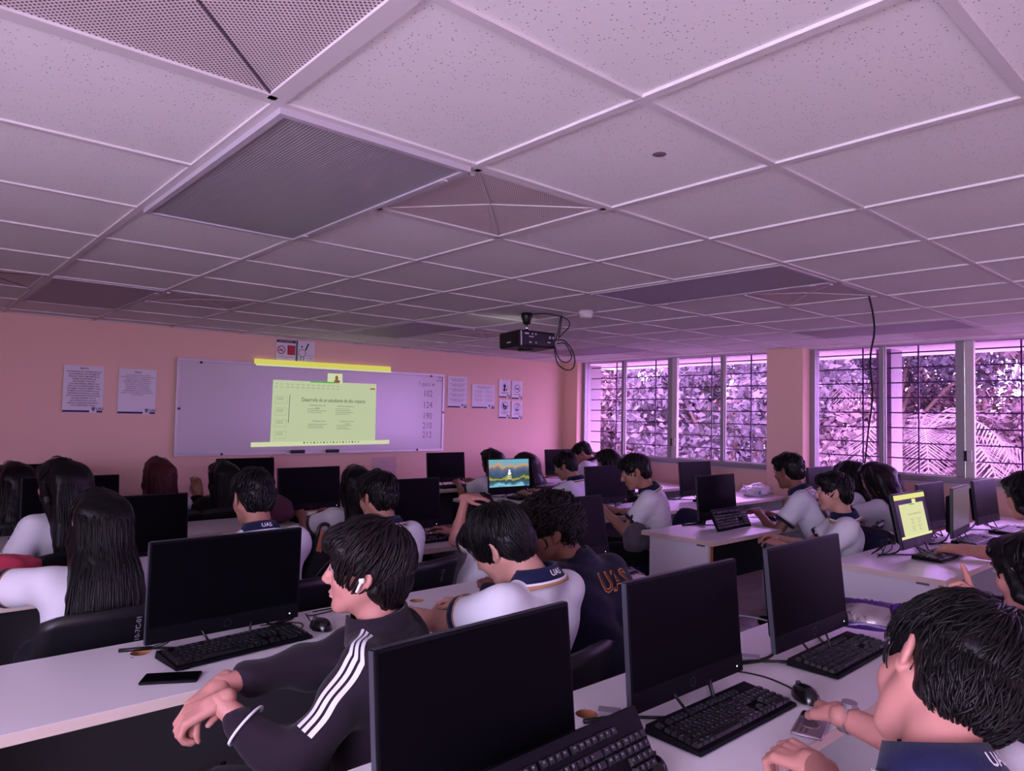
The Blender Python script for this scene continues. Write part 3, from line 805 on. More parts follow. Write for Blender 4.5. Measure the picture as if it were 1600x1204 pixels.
T_ = [(17, 14.5, 7.6, 3.4, 'rounded tree seen through the window pane nearest the whiteboard', 2, 1), (15.5, 9.2, 7.0, 3.0, 'bushy tree seen through the second pane from whiteboard', 0, 2),
      (21, 8.0, 9.5, 4.2, 'tall dark tree behind the wall pillar outside', 1, 3), (24, 16.5, 10.5, 5.0, 'tallest far tree behind the bushy trees', 1, 4),
      (18.5, 4.0, 7.8, 3.6, 'broad tree seen right of the wall pillar', 3, 5), (22, 0.5, 9.6, 4.6, 'large spreading tree at the right edge of windows', 1, 6),
      (16.0, 6.2, 5.2, 2.4, 'low pale bush tree behind the palm', 2, 7), (27, 7, 10.0, 5.0, 'far tree filling the background behind the pillar', 3, 8),
      (27, -2, 11, 5, 'far tree beyond the right edge of the windows', 1, 9), (28, 24, 11, 5.5, 'far tree beyond the whiteboard end of windows', 0, 10),
      (15.5, 1.0, 4.6, 2.2, 'low reddish bush tree at right below the spreading tree', 3, 11), (20, 20, 9, 4.2, 'tree partly hidden at the far left of the windows', 3, 12),
      (30, 15, 10.5, 5.2, 'far background tree between the two window bays', 2, 13), (32, 32, 12, 6.5, 'most distant tree beyond the whiteboard end', 1, 14), (17, 19.5, 7.5, 3.2, 'bushy tree at the whiteboard end of windows', 0, 15)]
for a in T_: tree(*a)
def palm(x, y, h, label, seed, n=16, L_=2.2):
    rng = np.random.default_rng(seed)
    root = tag(empty('palm_tree', (x, y, GZ)), label, 'palm', 'palms outside the windows')
    MB().tube([(0, 0, 0), (0.08, 0, h * 0.5), (0, 0, h)], [0.2, 0.16, 0.13], 10).build('trunk', m_bark, root, True)
    for k in range(n):
        a = 2 * math.pi * k / n + rng.uniform(-0.2, 0.2); up = rng.uniform(-0.1, 1.1)
        L2 = L_ * rng.uniform(0.8, 1.15)
        P = spline([(0, 0, h), (math.cos(a) * L2 * 0.45, math.sin(a) * L2 * 0.45, h + L2 * 0.35 * up), (math.cos(a) * L2 * 0.8, math.sin(a) * L2 * 0.8, h + L2 * (0.25 * up - 0.1)), (math.cos(a) * L2, math.sin(a) * L2, h + L2 * (0.1 * up - 0.45))], 6)
        fr = MB(); fr.tube([tuple(p) for p in P], [0.025 - 0.001 * q for q in range(len(P))], 5)
        side = Vector((-math.sin(a), math.cos(a), 0))
        for q in range(2, len(P) - 1):
            p = Vector(P[q]); tdir = (Vector(P[q + 1]) - p).normalized()
            for sg in (-1, 1):
                for e in (0, 0.5):
                    b0 = p + tdir * e * 0.12; tip = b0 + side * sg * 0.42 + tdir * 0.22 + Vector((0, 0, -0.16))
                    fr.add([b0 - tdir * 0.02, b0 + tdir * 0.02, tip], [(0, 1, 2)])
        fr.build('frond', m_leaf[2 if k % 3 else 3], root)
palm(15.0, 5.1, 4.6, 'green palm seen through the pane right of the wall pillar', 21)
palm(13.5, 1.35, 3.4, 'dry drooping palm at the right edge of windows', 22, 14, 2.0)
palm(17.0, 8.3, 5.2, 'yellowing palm just left of the wall pillar outside', 23)
# low kiosk with a red roof band, far outside
s = tag(empty('kiosk', (19.0, 12.1, GZ)), 'small pale kiosk building with red roof band among trees', 'building')
box('wall', -0.45, 0.45, -0.45, 0.45, 0, 4.6, m_white, s); box('roof_band', -0.7, 0.7, -0.75, 0.75, 4.6, 5.5, mat('faded red paint', (208, 120, 106), 0.7), s)
box('door', -0.47, -0.45, -0.2, 0.2, 0, 2.1, m_alu, s); box('window_strip', -0.47, -0.45, -0.3, 0.3, 3.2, 3.8, m_alu2, s)
tag(box('path', 11.5, 13.5, -30, 40, GZ, GZ + 0.03, m_fin), kind='structure')
s = tag(empty('parked_car', (24, 3.0, GZ)), 'white car parked far off under the trees', 'car')
m_carw = mat('white car paint', (225, 226, 230), 0.2, spec=0.6)
MB().bevel_box(-0.85, 0.85, -2.1, 2.1, 0.35, 0.95, 0.12).build('body', m_carw, s); MB().bevel_box(-0.75, 0.75, -1.2, 1.1, 0.9, 1.5, 0.2).build('cabin', mat('car glass', (50, 56, 66), 0.1), s)
for sx in (-0.8, 0.8):
    for sy in (-1.3, 1.3): MB().tube([(sx - 0.1, sy, 0.33), (sx + 0.1, sy, 0.33)], 0.33, 16).build('wheel', m_black, s)

# ------------------------------------------------------------------ desks
m_desk = mat('white melamine', (234, 230, 236), 0.32, spec=0.45, var=0.03, vscale=3)
m_edge = mat('cream edge band', (214, 196, 186), 0.5, var=0.05, vscale=10)
m_panel = mat('white desk panel', (226, 224, 234), 0.5, spec=0.3, var=0.02, vscale=3)
m_modest = mat('shade toned modesty panel', (60, 58, 64), 0.6)  # dark grey paints in the shade beneath the desks
m_wood = mat('raw chipboard', (168, 112, 78), 0.85, var=0.25, vscale=60)
m_holdark = mat('hole shade tone', (40, 28, 26), 0.9)
def desk(x0, x1, y0, y1, label, holes=(), left_end=True, worn=False, sticker=False):
    cx = (x0 + x1) / 2
    root = tag(empty('computer_desk', (cx, (y0 + y1) / 2, 0)), label, 'desk', 'long white computer desks')
    a, c = x0 - cx, x1 - cx
    d, e = y0 - (y0 + y1) / 2, y1 - (y0 + y1) / 2
    T = DESK
    # worktop split round each cable hole
    top = MB()
    xs = sorted(holes)
    hw = 0.034
    cur = a
    hy = e - 0.125
    for hx in xs:
        q = hx - cx
        top.box(cur, q - hw, d + 0.002, e, T - 0.028, T)
        top.box(q - hw, q + hw, d + 0.002, hy - hw, T - 0.028, T); top.box(q - hw, q + hw, hy + hw, e, T - 0.028, T)
        n = 20
        for k in range(n):
            a0, a1 = 2 * math.pi * k / n, 2 * math.pi * (k + 1) / n
            def sq(t):
                s_ = max(abs(math.cos(t)), abs(math.sin(t))); return (q + hw * math.cos(t) / s_, hy + hw * math.sin(t) / s_)
            r0 = 0.029
            p0, p1 = sq(a0), sq(a1)
            i0, i1 = (q + r0 * math.cos(a0), hy + r0 * math.sin(a0)), (q + r0 * math.cos(a1), hy + r0 * math.sin(a1))
            top.add([(*i0, T), (*p0, T), (*p1, T), (*i1, T)], [(0, 1, 2, 3)])
        cur = q + hw
    top.box(cur, c, d + 0.002, e, T - 0.028, T)
    tp = top.build('worktop', m_desk, root)
    for hx in xs:
        q = hx - cx
        h = MB(); n = 20
        for k in range(n):
            a0, a1 = 2 * math.pi * k / n, 2 * math.pi * (k + 1) / n
            h.add([(q + 0.029 * math.cos(t), hy + 0.029 * math.sin(t), z) for t, z in ((a0, T), (a1, T), (a1, T - 0.03), (a0, T - 0.03))], [(0, 1, 2, 3)])
        h.build('cable_hole', m_wood, tp)
        box('hole_shade_plate', q - 0.03, q + 0.03, hy - 0.03, hy + 0.03, T - 0.036, T - 0.03, m_holdark, tp)  # dark plate painted to stand for the shade down the hole
    box('edge_band', a, c, d, d + 0.002, T - 0.028, T - 0.001, m_edge, root)
    box('edge_band', a - 0.002, a, d, e, T - 0.028, T - 0.001, m_edge, root)
    box('edge_band', c, c + 0.002, d, e, T - 0.028, T - 0.001, m_edge, root)
    n = max(2, int(round((c - a) / 1.25)) + 1)
    for k in range(n):
        x = a + 0.06 + (c - a - 0.12) * k / (n - 1)
        sp = box('side_panel', x - 0.009, x + 0.009, d + 0.05, e - 0.03, 0, T - 0.028, m_panel, root)
        if k == 0 and worn:
            box('worn_edge', x - 0.0095, x + 0.0095, d + 0.042, d + 0.0498, 0, T - 0.03, m_wood, sp)
            box('worn_patch', x - 0.011, x - 0.009, d + 0.05, d + 0.065, T - 0.25, T - 0.03, m_edge, sp)
        if k == 0 and sticker:
            box('inventory_sticker', x - 0.0102, x - 0.0092, d + 0.09, d + 0.15, T - 0.05, T - 0.036, m_grey, sp)
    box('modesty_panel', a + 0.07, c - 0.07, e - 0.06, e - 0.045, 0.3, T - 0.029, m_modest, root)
    return root
desk(-1.3, 2.77, 0.79, 1.36, 'white desk nearest the camera with the two dark monitors at right', (1.37, 2.05, 0.3))
desk(-1.3, 2.77, 2.0, 2.54, 'white desk with phone and keyboard, second from camera at left', (0.63, 1.65))
desk(-1.3, 2.77, 3.3, 3.85, 'white desk behind the person with earbud, third from camera at left', (0.7, 1.7))
desk(-1.3, 2.77, 4.5, 5.05, 'white desk fourth from the camera in the left block')
desk(-1.3, 2.77, 5.7, 6.25, 'white desk directly under the whiteboard at front left')
desk(3.86, 6.95, 1.18, 1.75, 'white desk at right carrying the lit slide monitor', worn=True, sticker=True)
desk(3.86, 6.95, 2.46, 3.01, 'white desk where a keyboard leans on its monitor', worn=True, sticker=True)
desk(3.86, 6.86, 3.5, 4.05, 'white desk of the typing person, with crumpled white bag at window end')
desk(3.9, 6.95, 4.62, 5.17, 'white desk carrying the bright lock screen monitor')
desk(3.86, 6.95, 5.78, 6.33, 'white desk at front right beside the far windows')

# ------------------------------------------------------------------ monitors
m_mon = mat('matt black housing', (17, 16, 22), 0.5, spec=0.07)
m_mon2 = mat('dark grey bezel side', (58, 58, 68), 0.45, spec=0.4)
m_scr = mat('dark screen', (9, 8, 13), 0.4, spec=0.03)
m_led = mat_emit('white indicator light', (235, 235, 245), 0.25)
MW, MH = 0.49, 0.31
def mat_lock():
    m = bpy.data.materials.new('lock screen picture'); m.use_nodes = True
    t = m.node_tree; t.nodes.clear()
    tc = t.nodes.new('ShaderNodeTexCoord'); sp = t.nodes.new('ShaderNodeSeparateXYZ')
    nz = node(t, 'ShaderNodeTexNoise', Scale=9.0, Detail=4.0)
    ad = node(t, 'ShaderNodeMath', operation='MULTIPLY_ADD'); ad.inputs[1].default_value = 0.16
    mr = node(t, 'ShaderNodeMapRange'); mr.inputs[1].default_value = 0.11; mr.inputs[2].default_value = 0.42
    r = t.nodes.new('ShaderNodeValToRGB')
    el = r.color_ramp.elements
    el[0].position = 0.0; el[0].color = lin((70, 150, 200)); el[1].position = 1.0; el[1].color = lin((96, 186, 206))
    for p, c in ((0.10, (150, 205, 215)), (0.17, (60, 110, 150)), (0.25, (58, 74, 62)), (0.31, (176, 172, 96)), (0.35, (70, 84, 62)), (0.44, (60, 88, 128)), (0.60, (104, 108, 134)), (0.70, (206, 160, 112)), (0.76, (130, 170, 186))):
        e = el.new(p); e.color = lin(c)
    em = node(t, 'ShaderNodeEmission', Strength=0.15); o = t.nodes.new('ShaderNodeOutputMaterial')
    t.links.new(tc.outputs['Object'], sp.inputs[0]); t.links.new(tc.outputs['Object'], nz.inputs['Vector'])
    t.links.new(nz.outputs['Fac'], ad.inputs[0]); t.links.new(sp.outputs['Z'], ad.inputs[2])
    t.links.new(ad.outputs[0], mr.inputs[0]); t.links.new(mr.outputs[0], r.inputs[0]); t.links.new(r.outputs[0], em.inputs[0]); t.links.new(em.outputs[0], o.inputs[0])
    return m
_hs = MB()
_hs.bevel_box(-MW / 2, MW / 2, 0.0, 0.018, 0, MH, 0.003).bevel_box(-MW / 2 + 0.04, MW / 2 - 0.04, 0.016, 0.05, 0.03, MH - 0.05, 0.014)
ME_HOUSE = _hs.mesh('housing')
ME_SIDE = MB().box(-MW / 2 - 0.0008, -MW / 2, 0.002, 0.016, 0.002, MH - 0.002).box(MW / 2, MW / 2 + 0.0008, 0.002, 0.016, 0.002, MH - 0.002).box(-MW / 2 + 0.002, MW / 2 - 0.002, 0.002, 0.016, MH, MH + 0.0008).mesh('edge_trim')
ME_SCR = MB().bevel_box(-MW / 2 + 0.007, MW / 2 - 0.007, -0.0012, 0.001, 0.052, MH - 0.007, 0.0005).mesh('screen')
ME_CHIN = MB().bevel_box(-MW / 2 + 0.002, MW / 2 - 0.002, -0.0022, 0.001, 0.002, 0.049, 0.001).mesh('chin')
ME_LED = MB().box(0.21, 0.214, -0.0032, -0.002, 0.018, 0.022).mesh('power_light')
def mat_logo(): return mat('dull logo', (60, 60, 68), 0.4, 0.5)
_lg = MB()
for k in range(20):
    a0, a1 = 2 * math.pi * k / 20, 2 * math.pi * (k + 1) / 20
    _lg.add([(math.cos(a) * r_, -0.0026, 0.026 + math.sin(a) * r_) for a, r_ in ((a0, 0.010), (a1, 0.010), (a1, 0.012), (a0, 0.012))], [(3, 2, 1, 0)])
ME_LOGO = _lg.mesh('logo')
def leg_mesh(s):
    b_ = MB()
    # bent rod: from the back of the housing out to a foot beside the screen, with a second rod dropping in front
    b_.tube(spline([(s * 0.10, 0.03, 0.12), (s * 0.155, 0.055, 0.03), (s * 0.20, 0.085, 0.006)], 5), 0.0045, 6)
    b_.tube([(s * 0.20, 0.085, 0.006), (s * 0.285, 0.12, 0.006)], 0.006, 6)
    b_.tube([(s * 0.10, 0.03, 0.10), (s * 0.055, -0.035, 0.0045)], 0.004, 6)
    b_.tube([(s * 0.055, -0.035, 0.0045), (s * 0.20, 0.085, 0.0055)], 0.004, 6)
    return b_.mesh('stand_leg', True)
ME_LEG = [leg_mesh(-1), leg_mesh(1)]
def monitor(x, y, label, yaw=0.0, tilt=0.09, gap=0.045, kind=None, h=1.0, stand=True):
    root = tag(empty('monitor', (x, y, DESK), yaw), label, 'monitor', 'black desktop monitors')
    rx = (-tilt, 0, 0)
    for nm, me, m in (('housing', ME_HOUSE, m_mon), ('edge_trim', ME_SIDE, m_mon2), ('screen', ME_SCR, m_scr), ('chin', ME_CHIN, m_mon)):
        if nm == 'screen' and kind == 'lock': me = ME_SCR.copy(); me.materials.clear(); m = mat_lock()
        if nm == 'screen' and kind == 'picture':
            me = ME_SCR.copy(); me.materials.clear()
            m = mat('mottled green screen', (70, 82, 58), 0.3, var=0.5, vscale=9, emit=0.05)  # mottled green tone over the whole screen
        p = obj(nm, me, m, root, (0, 0, gap), rx)
        if nm == 'chin': obj('power_light', ME_LED, m_led, p); obj('logo', ME_LOGO, mat_logo(), p)
        if nm == 'screen' and kind == 'lock':
            b_ = MB(); blob(b_, 0, 0.195, 0.011, 0.014, -0.0016); blob(b_, 0, 0.172, 0.02, 0.013, -0.0016); b_.build('user_icon', m_led, p)
            lettering(['Alumno', 'Entrar'], 0.016, p, 'login_lettering', m_led, 0, -0.0016, 0.148, gap=1.4)
        if nm == 'screen' and kind == 'slide':
            E_ = 0.15
            q = lambda n_, x0, x1, z0, z1, c, yy=-0.0018, e=E_: box(n_, x0, x1, yy, yy + 0.0004, z0, z1, mat_emit('slide screen %s' % (c,), c, e), p)
            q('title_strip', -0.236, 0.236, 0.272, 0.30, (236, 232, 144)); q('task_strip', -0.236, 0.236, 0.054, 0.068, (236, 236, 170))
            q('program_window', -0.185, 0.185, 0.068, 0.245, (226, 226, 172)); q('video_tile', 0.02, 0.075, 0.238, 0.268, (240, 240, 180), -0.0022)
            q('green_bar', -0.03, 0.05, 0.236, 0.242, (90, 190, 70), -0.0026)
            ink = mat_emit('slide screen ink', (120, 124, 90), 0.12)
            lettering(['Desarrollo de un estudiante de alto impacto'], 0.016, p, 'title_lettering', ink, 0.02, -0.0022, 0.185, wide=0.7)
            for (xx, zz) in ((-0.03, 0.155), (0.07, 0.155), (-0.03, 0.115), (0.07, 0.115)):
                lettering(['Hábitos de estudio', 'y descanso', 'cada semana'], 0.009, p, 'body_lettering', ink, xx, -0.0022, zz)
    if stand:
        for me in ME_LEG: obj('stand_leg', me, m_black, root)
    return root
MON = [
 (0.88, 1.03, 'largest black monitor at bottom centre of the view, keyboard leaning on it', 0.04, 0.10, 0.045, None),
 (1.605, 1.08, 'black monitor on nearest desk, between largest monitor and snack bag', 0.0, 0.076, 0.045, None),
 (2.268, 1.07, 'black monitor with greenish sheen on nearest desk behind snack bag', 0.0, 0.10, 0.055, None),
 (0.866, 2.343, 'black monitor behind the keyboard and phone on second desk, left', 0.025, -0.03, 0.04, None),
 (2.60, 2.42, 'grey-black monitor partly hidden behind the person in navy jacket', 0.0, 0.2, 0.045, None),
 (2.43, 3.67, 'black monitor right of the person just beyond the earbud wearer', 0.0, 0.09, 0.045, None),
 (0.89, 3.62, 'dark monitor beside the person stretching an arm at left, third row', 0.0, 0.09, 0.04, None),
 (0.85, 4.78, 'dark monitor right of the person holding a phone at far left, fourth row', 0.0, 0.09, 0.045, None),
 (0.80, 5.92, 'wide dark monitor at far left edge on the front desk', 0.0, 0.09, 0.045, None),
 (2.33, 5.98, 'dark monitor right below the whiteboard, behind the raised hand', 0.0, 0.09, 0.045, None),
 (2.35, 4.82, 'dark monitor left of the person below the board erasers', 0.04, 0.09, 0.045, None),
 (4.50, 6.08, 'black monitor on front right desk just left of the pair behind lock screen', 0.0, 0.09, 0.045, None),
 (4.41, 4.97, 'monitor showing a bright mountain lake lock screen', -0.05, 0.09, 0.045, 'lock'),
 (6.30, 6.15, 'black monitor in the far right corner by first window', -0.08, 0.09, 0.045, None),
 (4.53, 3.88, 'black monitor facing the person who types at right', -0.05, 0.09, 0.045, None),
 (5.79, 3.86, 'black monitor below the window, left of the wall pillar', -0.03, 0.09, 0.045, None),
 (4.55, 2.85, 'black monitor with a keyboard leaning upright against it', 0.0, 0.09, 0.045, None),
 (6.26, 2.88, 'black monitor half hidden behind the leaning pair by windows', 0.02, 0.09, 0.045, None),
 (4.53, 1.52, 'monitor at right showing the yellow green slide', 0.0, 0.2, 0.045, 'slide'),
 (5.20, 1.50, 'monitor at right turned edge on with a mottled green screen', 0.1, 0.0, 0.045, 'picture'),
 (5.30, 1.69, 'black monitor behind the edge on monitor at right', 0.0, 0.06, 0.045, None),
 (6.03, 1.56, 'black monitor at right below window, nearest the right edge', -0.02, 0.1, 0.045, None),
]
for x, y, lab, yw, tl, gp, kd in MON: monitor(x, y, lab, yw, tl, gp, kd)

# ------------------------------------------------------------------ keyboards and mice
m_key = mat('black keycap', (22, 21, 26), 0.4, spec=0.5)
m_leg = mat('white key legend', (176, 172, 186), 0.6)
U_ = 0.019
KEYS = []   # (x centre, y centre, width in units, legend)
def _row(y, items, x=0.0):
    for it in items:
        wd, lg = (it if isinstance(it, tuple) else (1.0, it))
        if lg is not None: KEYS.append((x + wd / 2, y, wd, lg))
        x += wd
_row(5.4, ['Esc', (1.0, None), 'F1', 'F2', 'F3', 'F4', (0.5, None), 'F5', 'F6', 'F7', 'F8', (0.5, None), 'F9', 'F10', 'F11', 'F12', (0.25, None), 'Im', 'Bl', 'Pa'])
_row(4.0, list('|1234567890') + ["'", '¿', (2, '<-'), (0.25, None), 'In', 'Ho', 'Up', (0.25, None), 'Nu', '/', '*', '-'])
_row(3.0, [(1.5, 'Tab')] + list('QWERTYUIOP') + ['´', '+', (1.5, '}'), (0.25, None), 'De', 'En', 'Dn', (0.25, None), '7', '8', '9', '+'])
_row(2.0, [(1.75, 'Caps')] + list('ASDFGHJKLÑ') + ['{', (2.25, 'Enter'), (3.5, None), '4', '5', '6', '+'])
_row(1.0, [(1.25, 'Sh'), '<'] + list('ZXCVBNM,.-') + [(2.75, 'Shift'), (1.25, None), '^', (1.25, None), '1', '2', '3', 'En'])
_row(0.0, [(1.25, 'Ctrl'), (1.25, 'W'), (1.25, 'Alt'), (6.25, ''), (1.25, 'Gr'), (1.25, 'Fn'), (1.25, 'M'), (1.25, 'Ctrl'), (0.25, None), '<', 'v', '>', (0.25, None), (2, '0'), '.', 'Int'])
KW, KD_ = 22.5 * U_, 6.4 * U_
def kz(y): return 0.014 + (y + KD_ / 2 + 0.012) * 0.075      # deck height
_kb = MB()
hx, y0, y1 = 0.222, -KD_ / 2 - 0.012, KD_ / 2 + 0.022
_kb.add([(-hx, y0, 0.004), (hx, y0, 0.004), (hx, y1, 0.004), (-hx, y1, 0.004), (-hx + 0.002, y0 + 0.002, 0.012), (hx - 0.002, y0 + 0.002, 0.012), (hx - 0.002, y1 - 0.003, 0.025), (-hx + 0.002, y1 - 0.003, 0.025)],
        [(0, 3, 2, 1), (4, 5, 6, 7), (0, 1, 5, 4), (1, 2, 6, 5), (2, 3, 7, 6), (3, 0, 4, 7)])
ME_KB = _kb.mesh('base')
_ft = MB()
for sx in (-0.19, 0.19):
    for sy in (y0 + 0.01, y1 - 0.012): _ft.box(sx - 0.012, sx + 0.012, sy - 0.004, sy + 0.004, 0, 0.0045)
ME_KF = _ft.mesh('rubber_feet')
def key_mesh(wd):
    a = wd * U_ / 2 - 0.0012; c = U_ / 2 - 0.0012; h = 0.0075; t = 0.0022
    return MB().add([(-a, -c, -0.001), (a, -c, -0.001), (a, c, -0.001), (-a, c, -0.001), (-a + t, -c + t, h), (a - t, -c + t, h), (a - t, c - t * 0.6, h), (-a + t, c - t * 0.6, h)],
                    [(4, 5, 6, 7), (0, 1, 5, 4), (1, 2, 6, 5), (2, 3, 7, 6), (3, 0, 4, 7)])
KM = {}
_all = MB(); _leg = MB()
KPOS = []
for (kx, ky, wd, lg) in KEYS:
    X, Y = kx * U_ - KW / 2, (ky + 0.5) * U_ - KD_ / 2
    KPOS.append((X, Y, wd))
    if wd not in KM: KM[wd] = key_mesh(wd).mesh('key')
    q = key_mesh(wd); _all.add([(p[0] + X, p[1] + Y, p[2] + kz(Y)) for p in q.v], q.f)
    if lg:
        v, f = text_geo(lg, 0.0085 if len(lg) == 1 else 0.0055, 'LEFT', 0.01)
        x0 = X - wd * U_ / 2 + 0.0045
        _leg.add([(p[0] + x0, p[1] + Y + 0.002, kz(Y) + 0.0078) for p in v], f)
ME_ALLK = _all.mesh('keys'); ME_LEGEND = _leg.mesh('key_legends')
def keyboard(x, y, label, yaw=0.0, detail=False, z=DESK, tilt=0.0, legends=True):
    root = tag(empty('keyboard', (x, y, z)), label, 'keyboard', 'black desktop keyboards')
    root.rotation_euler = (tilt, 0, yaw)
    obj('base', ME_KB, m_mon, root); obj('rubber_feet', ME_KF, m_black, root)['kind'] = 'stuff'
    if detail:
        for (X, Y, wd) in KPOS: obj('key', KM[wd], m_key, root, (X, Y, kz(Y)))
    else:
        obj('keys', ME_ALLK, m_key, root)['kind'] = 'stuff'
    if legends: obj('key_legends', ME_LEGEND, m_leg, root)['kind'] = 'stuff'
    return root
keyboard(0.875, 2.265, 'black keyboard beside the phone on second desk, left', 0.10, True)
keyboard(1.61, 0.985, 'black keyboard in the lower centre, under the second monitor', 0.0, True)
keyboard(2.33, 1.005, 'black keyboard with a snack bag lying on it', 0.02, True)
keyboard(1.02, 0.945, 'black keyboard leaning up against the largest monitor', 0.04, True, DESK + 0.055, 0.95)
keyboard(4.44, 2.70, 'black keyboard standing upright against a monitor at right', 0.03, False, DESK + 0.062, 1.05)
keyboard(4.52, 1.40, 'black keyboard in front of the yellow green slide monitor', -0.02, False)
keyboard(5.27, 1.44, 'black keyboard in front of the edge on monitor', 0.02, False)
keyboard(6.0, 1.42, 'black keyboard by the person at the right edge', 0.0, False)
keyboard(4.5, 4.78, 'black keyboard in front of the lock screen monitor', 0.0, False, legends=False)
keyboard(4.5, 3.62, 'black keyboard under the hands of the typing person', 0.0, False, legends=False)
keyboard(2.42, 3.50, 'black keyboard on third left desk by its right monitor', 0.0, False, legends=False)
keyboard(4.5, 5.92, 'black keyboard on the front right desk before its left monitor', 0.0, False, legends=False)
keyboard(2.55, 2.24, 'black keyboard behind the person in navy jacket', 0.05, False, legends=False)
keyboard(5.79, 3.68, 'black keyboard below the window left of pillar', 0.0, False, legends=False)
keyboard(2.35, 4.63, 'black keyboard on the fourth left desk by the backpack', 0.0, False, legends=False)

def ellipsoid_half(a, b_, h, n=20, m=8, taper=0.18):
    v = []; f = []
    for i in range(m + 1):
        ph = math.pi / 2 * i / m
        for k in range(n):
            t = 2 * math.pi * k / n
            r = math.cos(ph) ** 0.7 if i < m else 0.0
            x = a * math.cos(t) * r * (1 - taper * math.sin(t)); y = b_ * math.sin(t) * r
            v.append((x, y, h * math.sin(ph) * (1 - 0.12 * math.sin(t) * r)))
    for i in range(m):
        for k in range(n):
            f.append((i * n + k, i * n + (k + 1) % n, (i + 1) * n + (k + 1) % n, (i + 1) * n + k))
    return v, f
m_mouse = mat('glossy black mouse', (14, 14, 18), 0.22, spec=0.6)
_m = MB(); _m.add(*ellipsoid_half(0.03, 0.055, 0.036)); ME_MOUSE = _m.mesh('shell', True)
ME_WHEEL = MB().tube([(-0.004, 0.032, 0.031), (0.004, 0.032, 0.031)], 0.008, 14).mesh('scroll_wheel', True)
ME_SEAM = MB().tube(spline([(0, 0.052, 0.012), (0, 0.045, 0.023), (0, 0.03, 0.0318), (0, 0.005, 0.0366)], 4), 0.0009, 5).mesh('button_seam')
ME_MBASE = MB().lathe([(0.02, 0.0), (0.027, 0.0), (0.028, 0.004)], seg=16).mesh('skirt')
def mouse(x, y, label, yaw=0.0):
    root = tag(empty('computer_mouse', (x, y, DESK), yaw), label, 'mouse', 'black computer mice')
    obj('shell', ME_MOUSE, m_mouse, root, (0, 0, 0.003)); obj('scroll_wheel', ME_WHEEL, m_mon2, root); obj('button_seam', ME_SEAM, m_black, root, (0, 0, 0.003)); obj('skirt', ME_MBASE, m_black, root)
    return root
mouse(1.17, 2.30, 'black mouse right of the keyboard on second desk', 0.1)
mouse(1.90, 0.925, 'glossy black mouse beside the phone on the nearest desk', -0.6)
mouse(1.245, 0.93, 'black mouse at the very bottom edge, right of leaning keyboard', -0.9)
mouse(5.06, 2.72, 'black mouse beside the paper at the elbow of standing keyboard', -0.9)
mouse(4.80, 1.37, 'black mouse in front of the edge on monitor at right', -0.8)
mouse(6.28, 4.45 - 0.55, 'black mouse on the desk below the window', 0.3)
mouse(4.19, 3.66, 'black mouse beside the hand of the typing person', 0.2)

# ------------------------------------------------------------------ cords
CG = 'thin black cords on the desks'
z = DESK + 0.004
cable('cord', [(1.17, 2.355, z), (1.175, 2.42, z + 0.02), (1.21, 2.46, z), (1.30, 2.47, z), (1.33, 2.50, z), (1.24, 2.50, z)], 0.0022, 'mouse cord curling at back of the second desk, left', group=CG)
cable('cord', [(1.09, 2.32, z), (1.13, 2.35, z), (1.14, 2.40, z), (1.08, 2.44, z), (1.02, 2.45, z)], 0.0022, 'keyboard cord beside the monitor on second desk, left', group=CG)
cable('cord', [(1.845, 1.19, z), (1.93, 1.16, z), (1.96, 1.08, z), (1.945, 1.0, z), (1.925, 0.965, z)], 0.0025, 'mouse cord running forward between the two near monitors', group=CG)
cable('cord', [(2.05, 1.235, z), (2.10, 1.30, z + 0.05), (2.17, 1.30, z + 0.09), (2.21, 1.20, z + 0.09), (2.22, 1.13, z + 0.07)], 0.003, 'grey cord arching beside the monitor with greenish sheen', group=CG, m=mat('grey cable', (120, 118, 126), 0.5))
cable('cord', [(1.86, 1.27, z), (1.98, 1.24, z), (2.08, 1.19, z), (2.12, 1.10, z), (2.16, 1.035, z), (2.2, 1.05, z)], 0.0025, 'keyboard cord looping in front of the greenish monitor', group=CG)
for k in range(3):
    cable('cord', [(1.55 + 0.06 * k, 1.15, z + 0.002 * k), (1.60 + 0.05 * k, 1.13, z + 0.045), (1.67 + 0.03 * k, 1.17, z + 0.03), (1.72, 1.2, z), (1.70 - 0.03 * k, 1.26, z)], 0.0024, ('cord tangle under the second near monitor, leftmost strand', 'cord tangle under the second near monitor, middle strand', 'cord tangle under the second near monitor, rightmost strand')[k], group=CG)
for k in range(3):
    cable('cord', [(4.18 + 0.05 * k, 1.62, z), (4.22, 1.56 + 0.03 * k, z + 0.05 + 0.015 * k), (4.30, 1.60, z + 0.09), (4.36 - 0.03 * k, 1.66, z + 0.03), (4.26, 1.68, z), (4.33, 1.70, z)], 0.0026, ('cord tangle beside the slide monitor, lowest strand', 'cord tangle beside the slide monitor, middle strand', 'cord tangle beside the slide monitor, highest strand')[k], group=CG)
for k in range(3):
    cable('cord', [(5.62 + 0.05 * k, 1.66, z), (5.66, 1.62 + 0.03 * k, z + 0.06 + 0.02 * k), (5.75, 1.66, z + 0.1), (5.82 - 0.03 * k, 1.70, z + 0.04), (5.72, 1.72, z)], 0.0028, ('cord tangle beside the rightmost monitor, lowest strand', 'cord tangle beside the rightmost monitor, middle strand', 'cord tangle beside the rightmost monitor, highest strand')[k], group=CG)
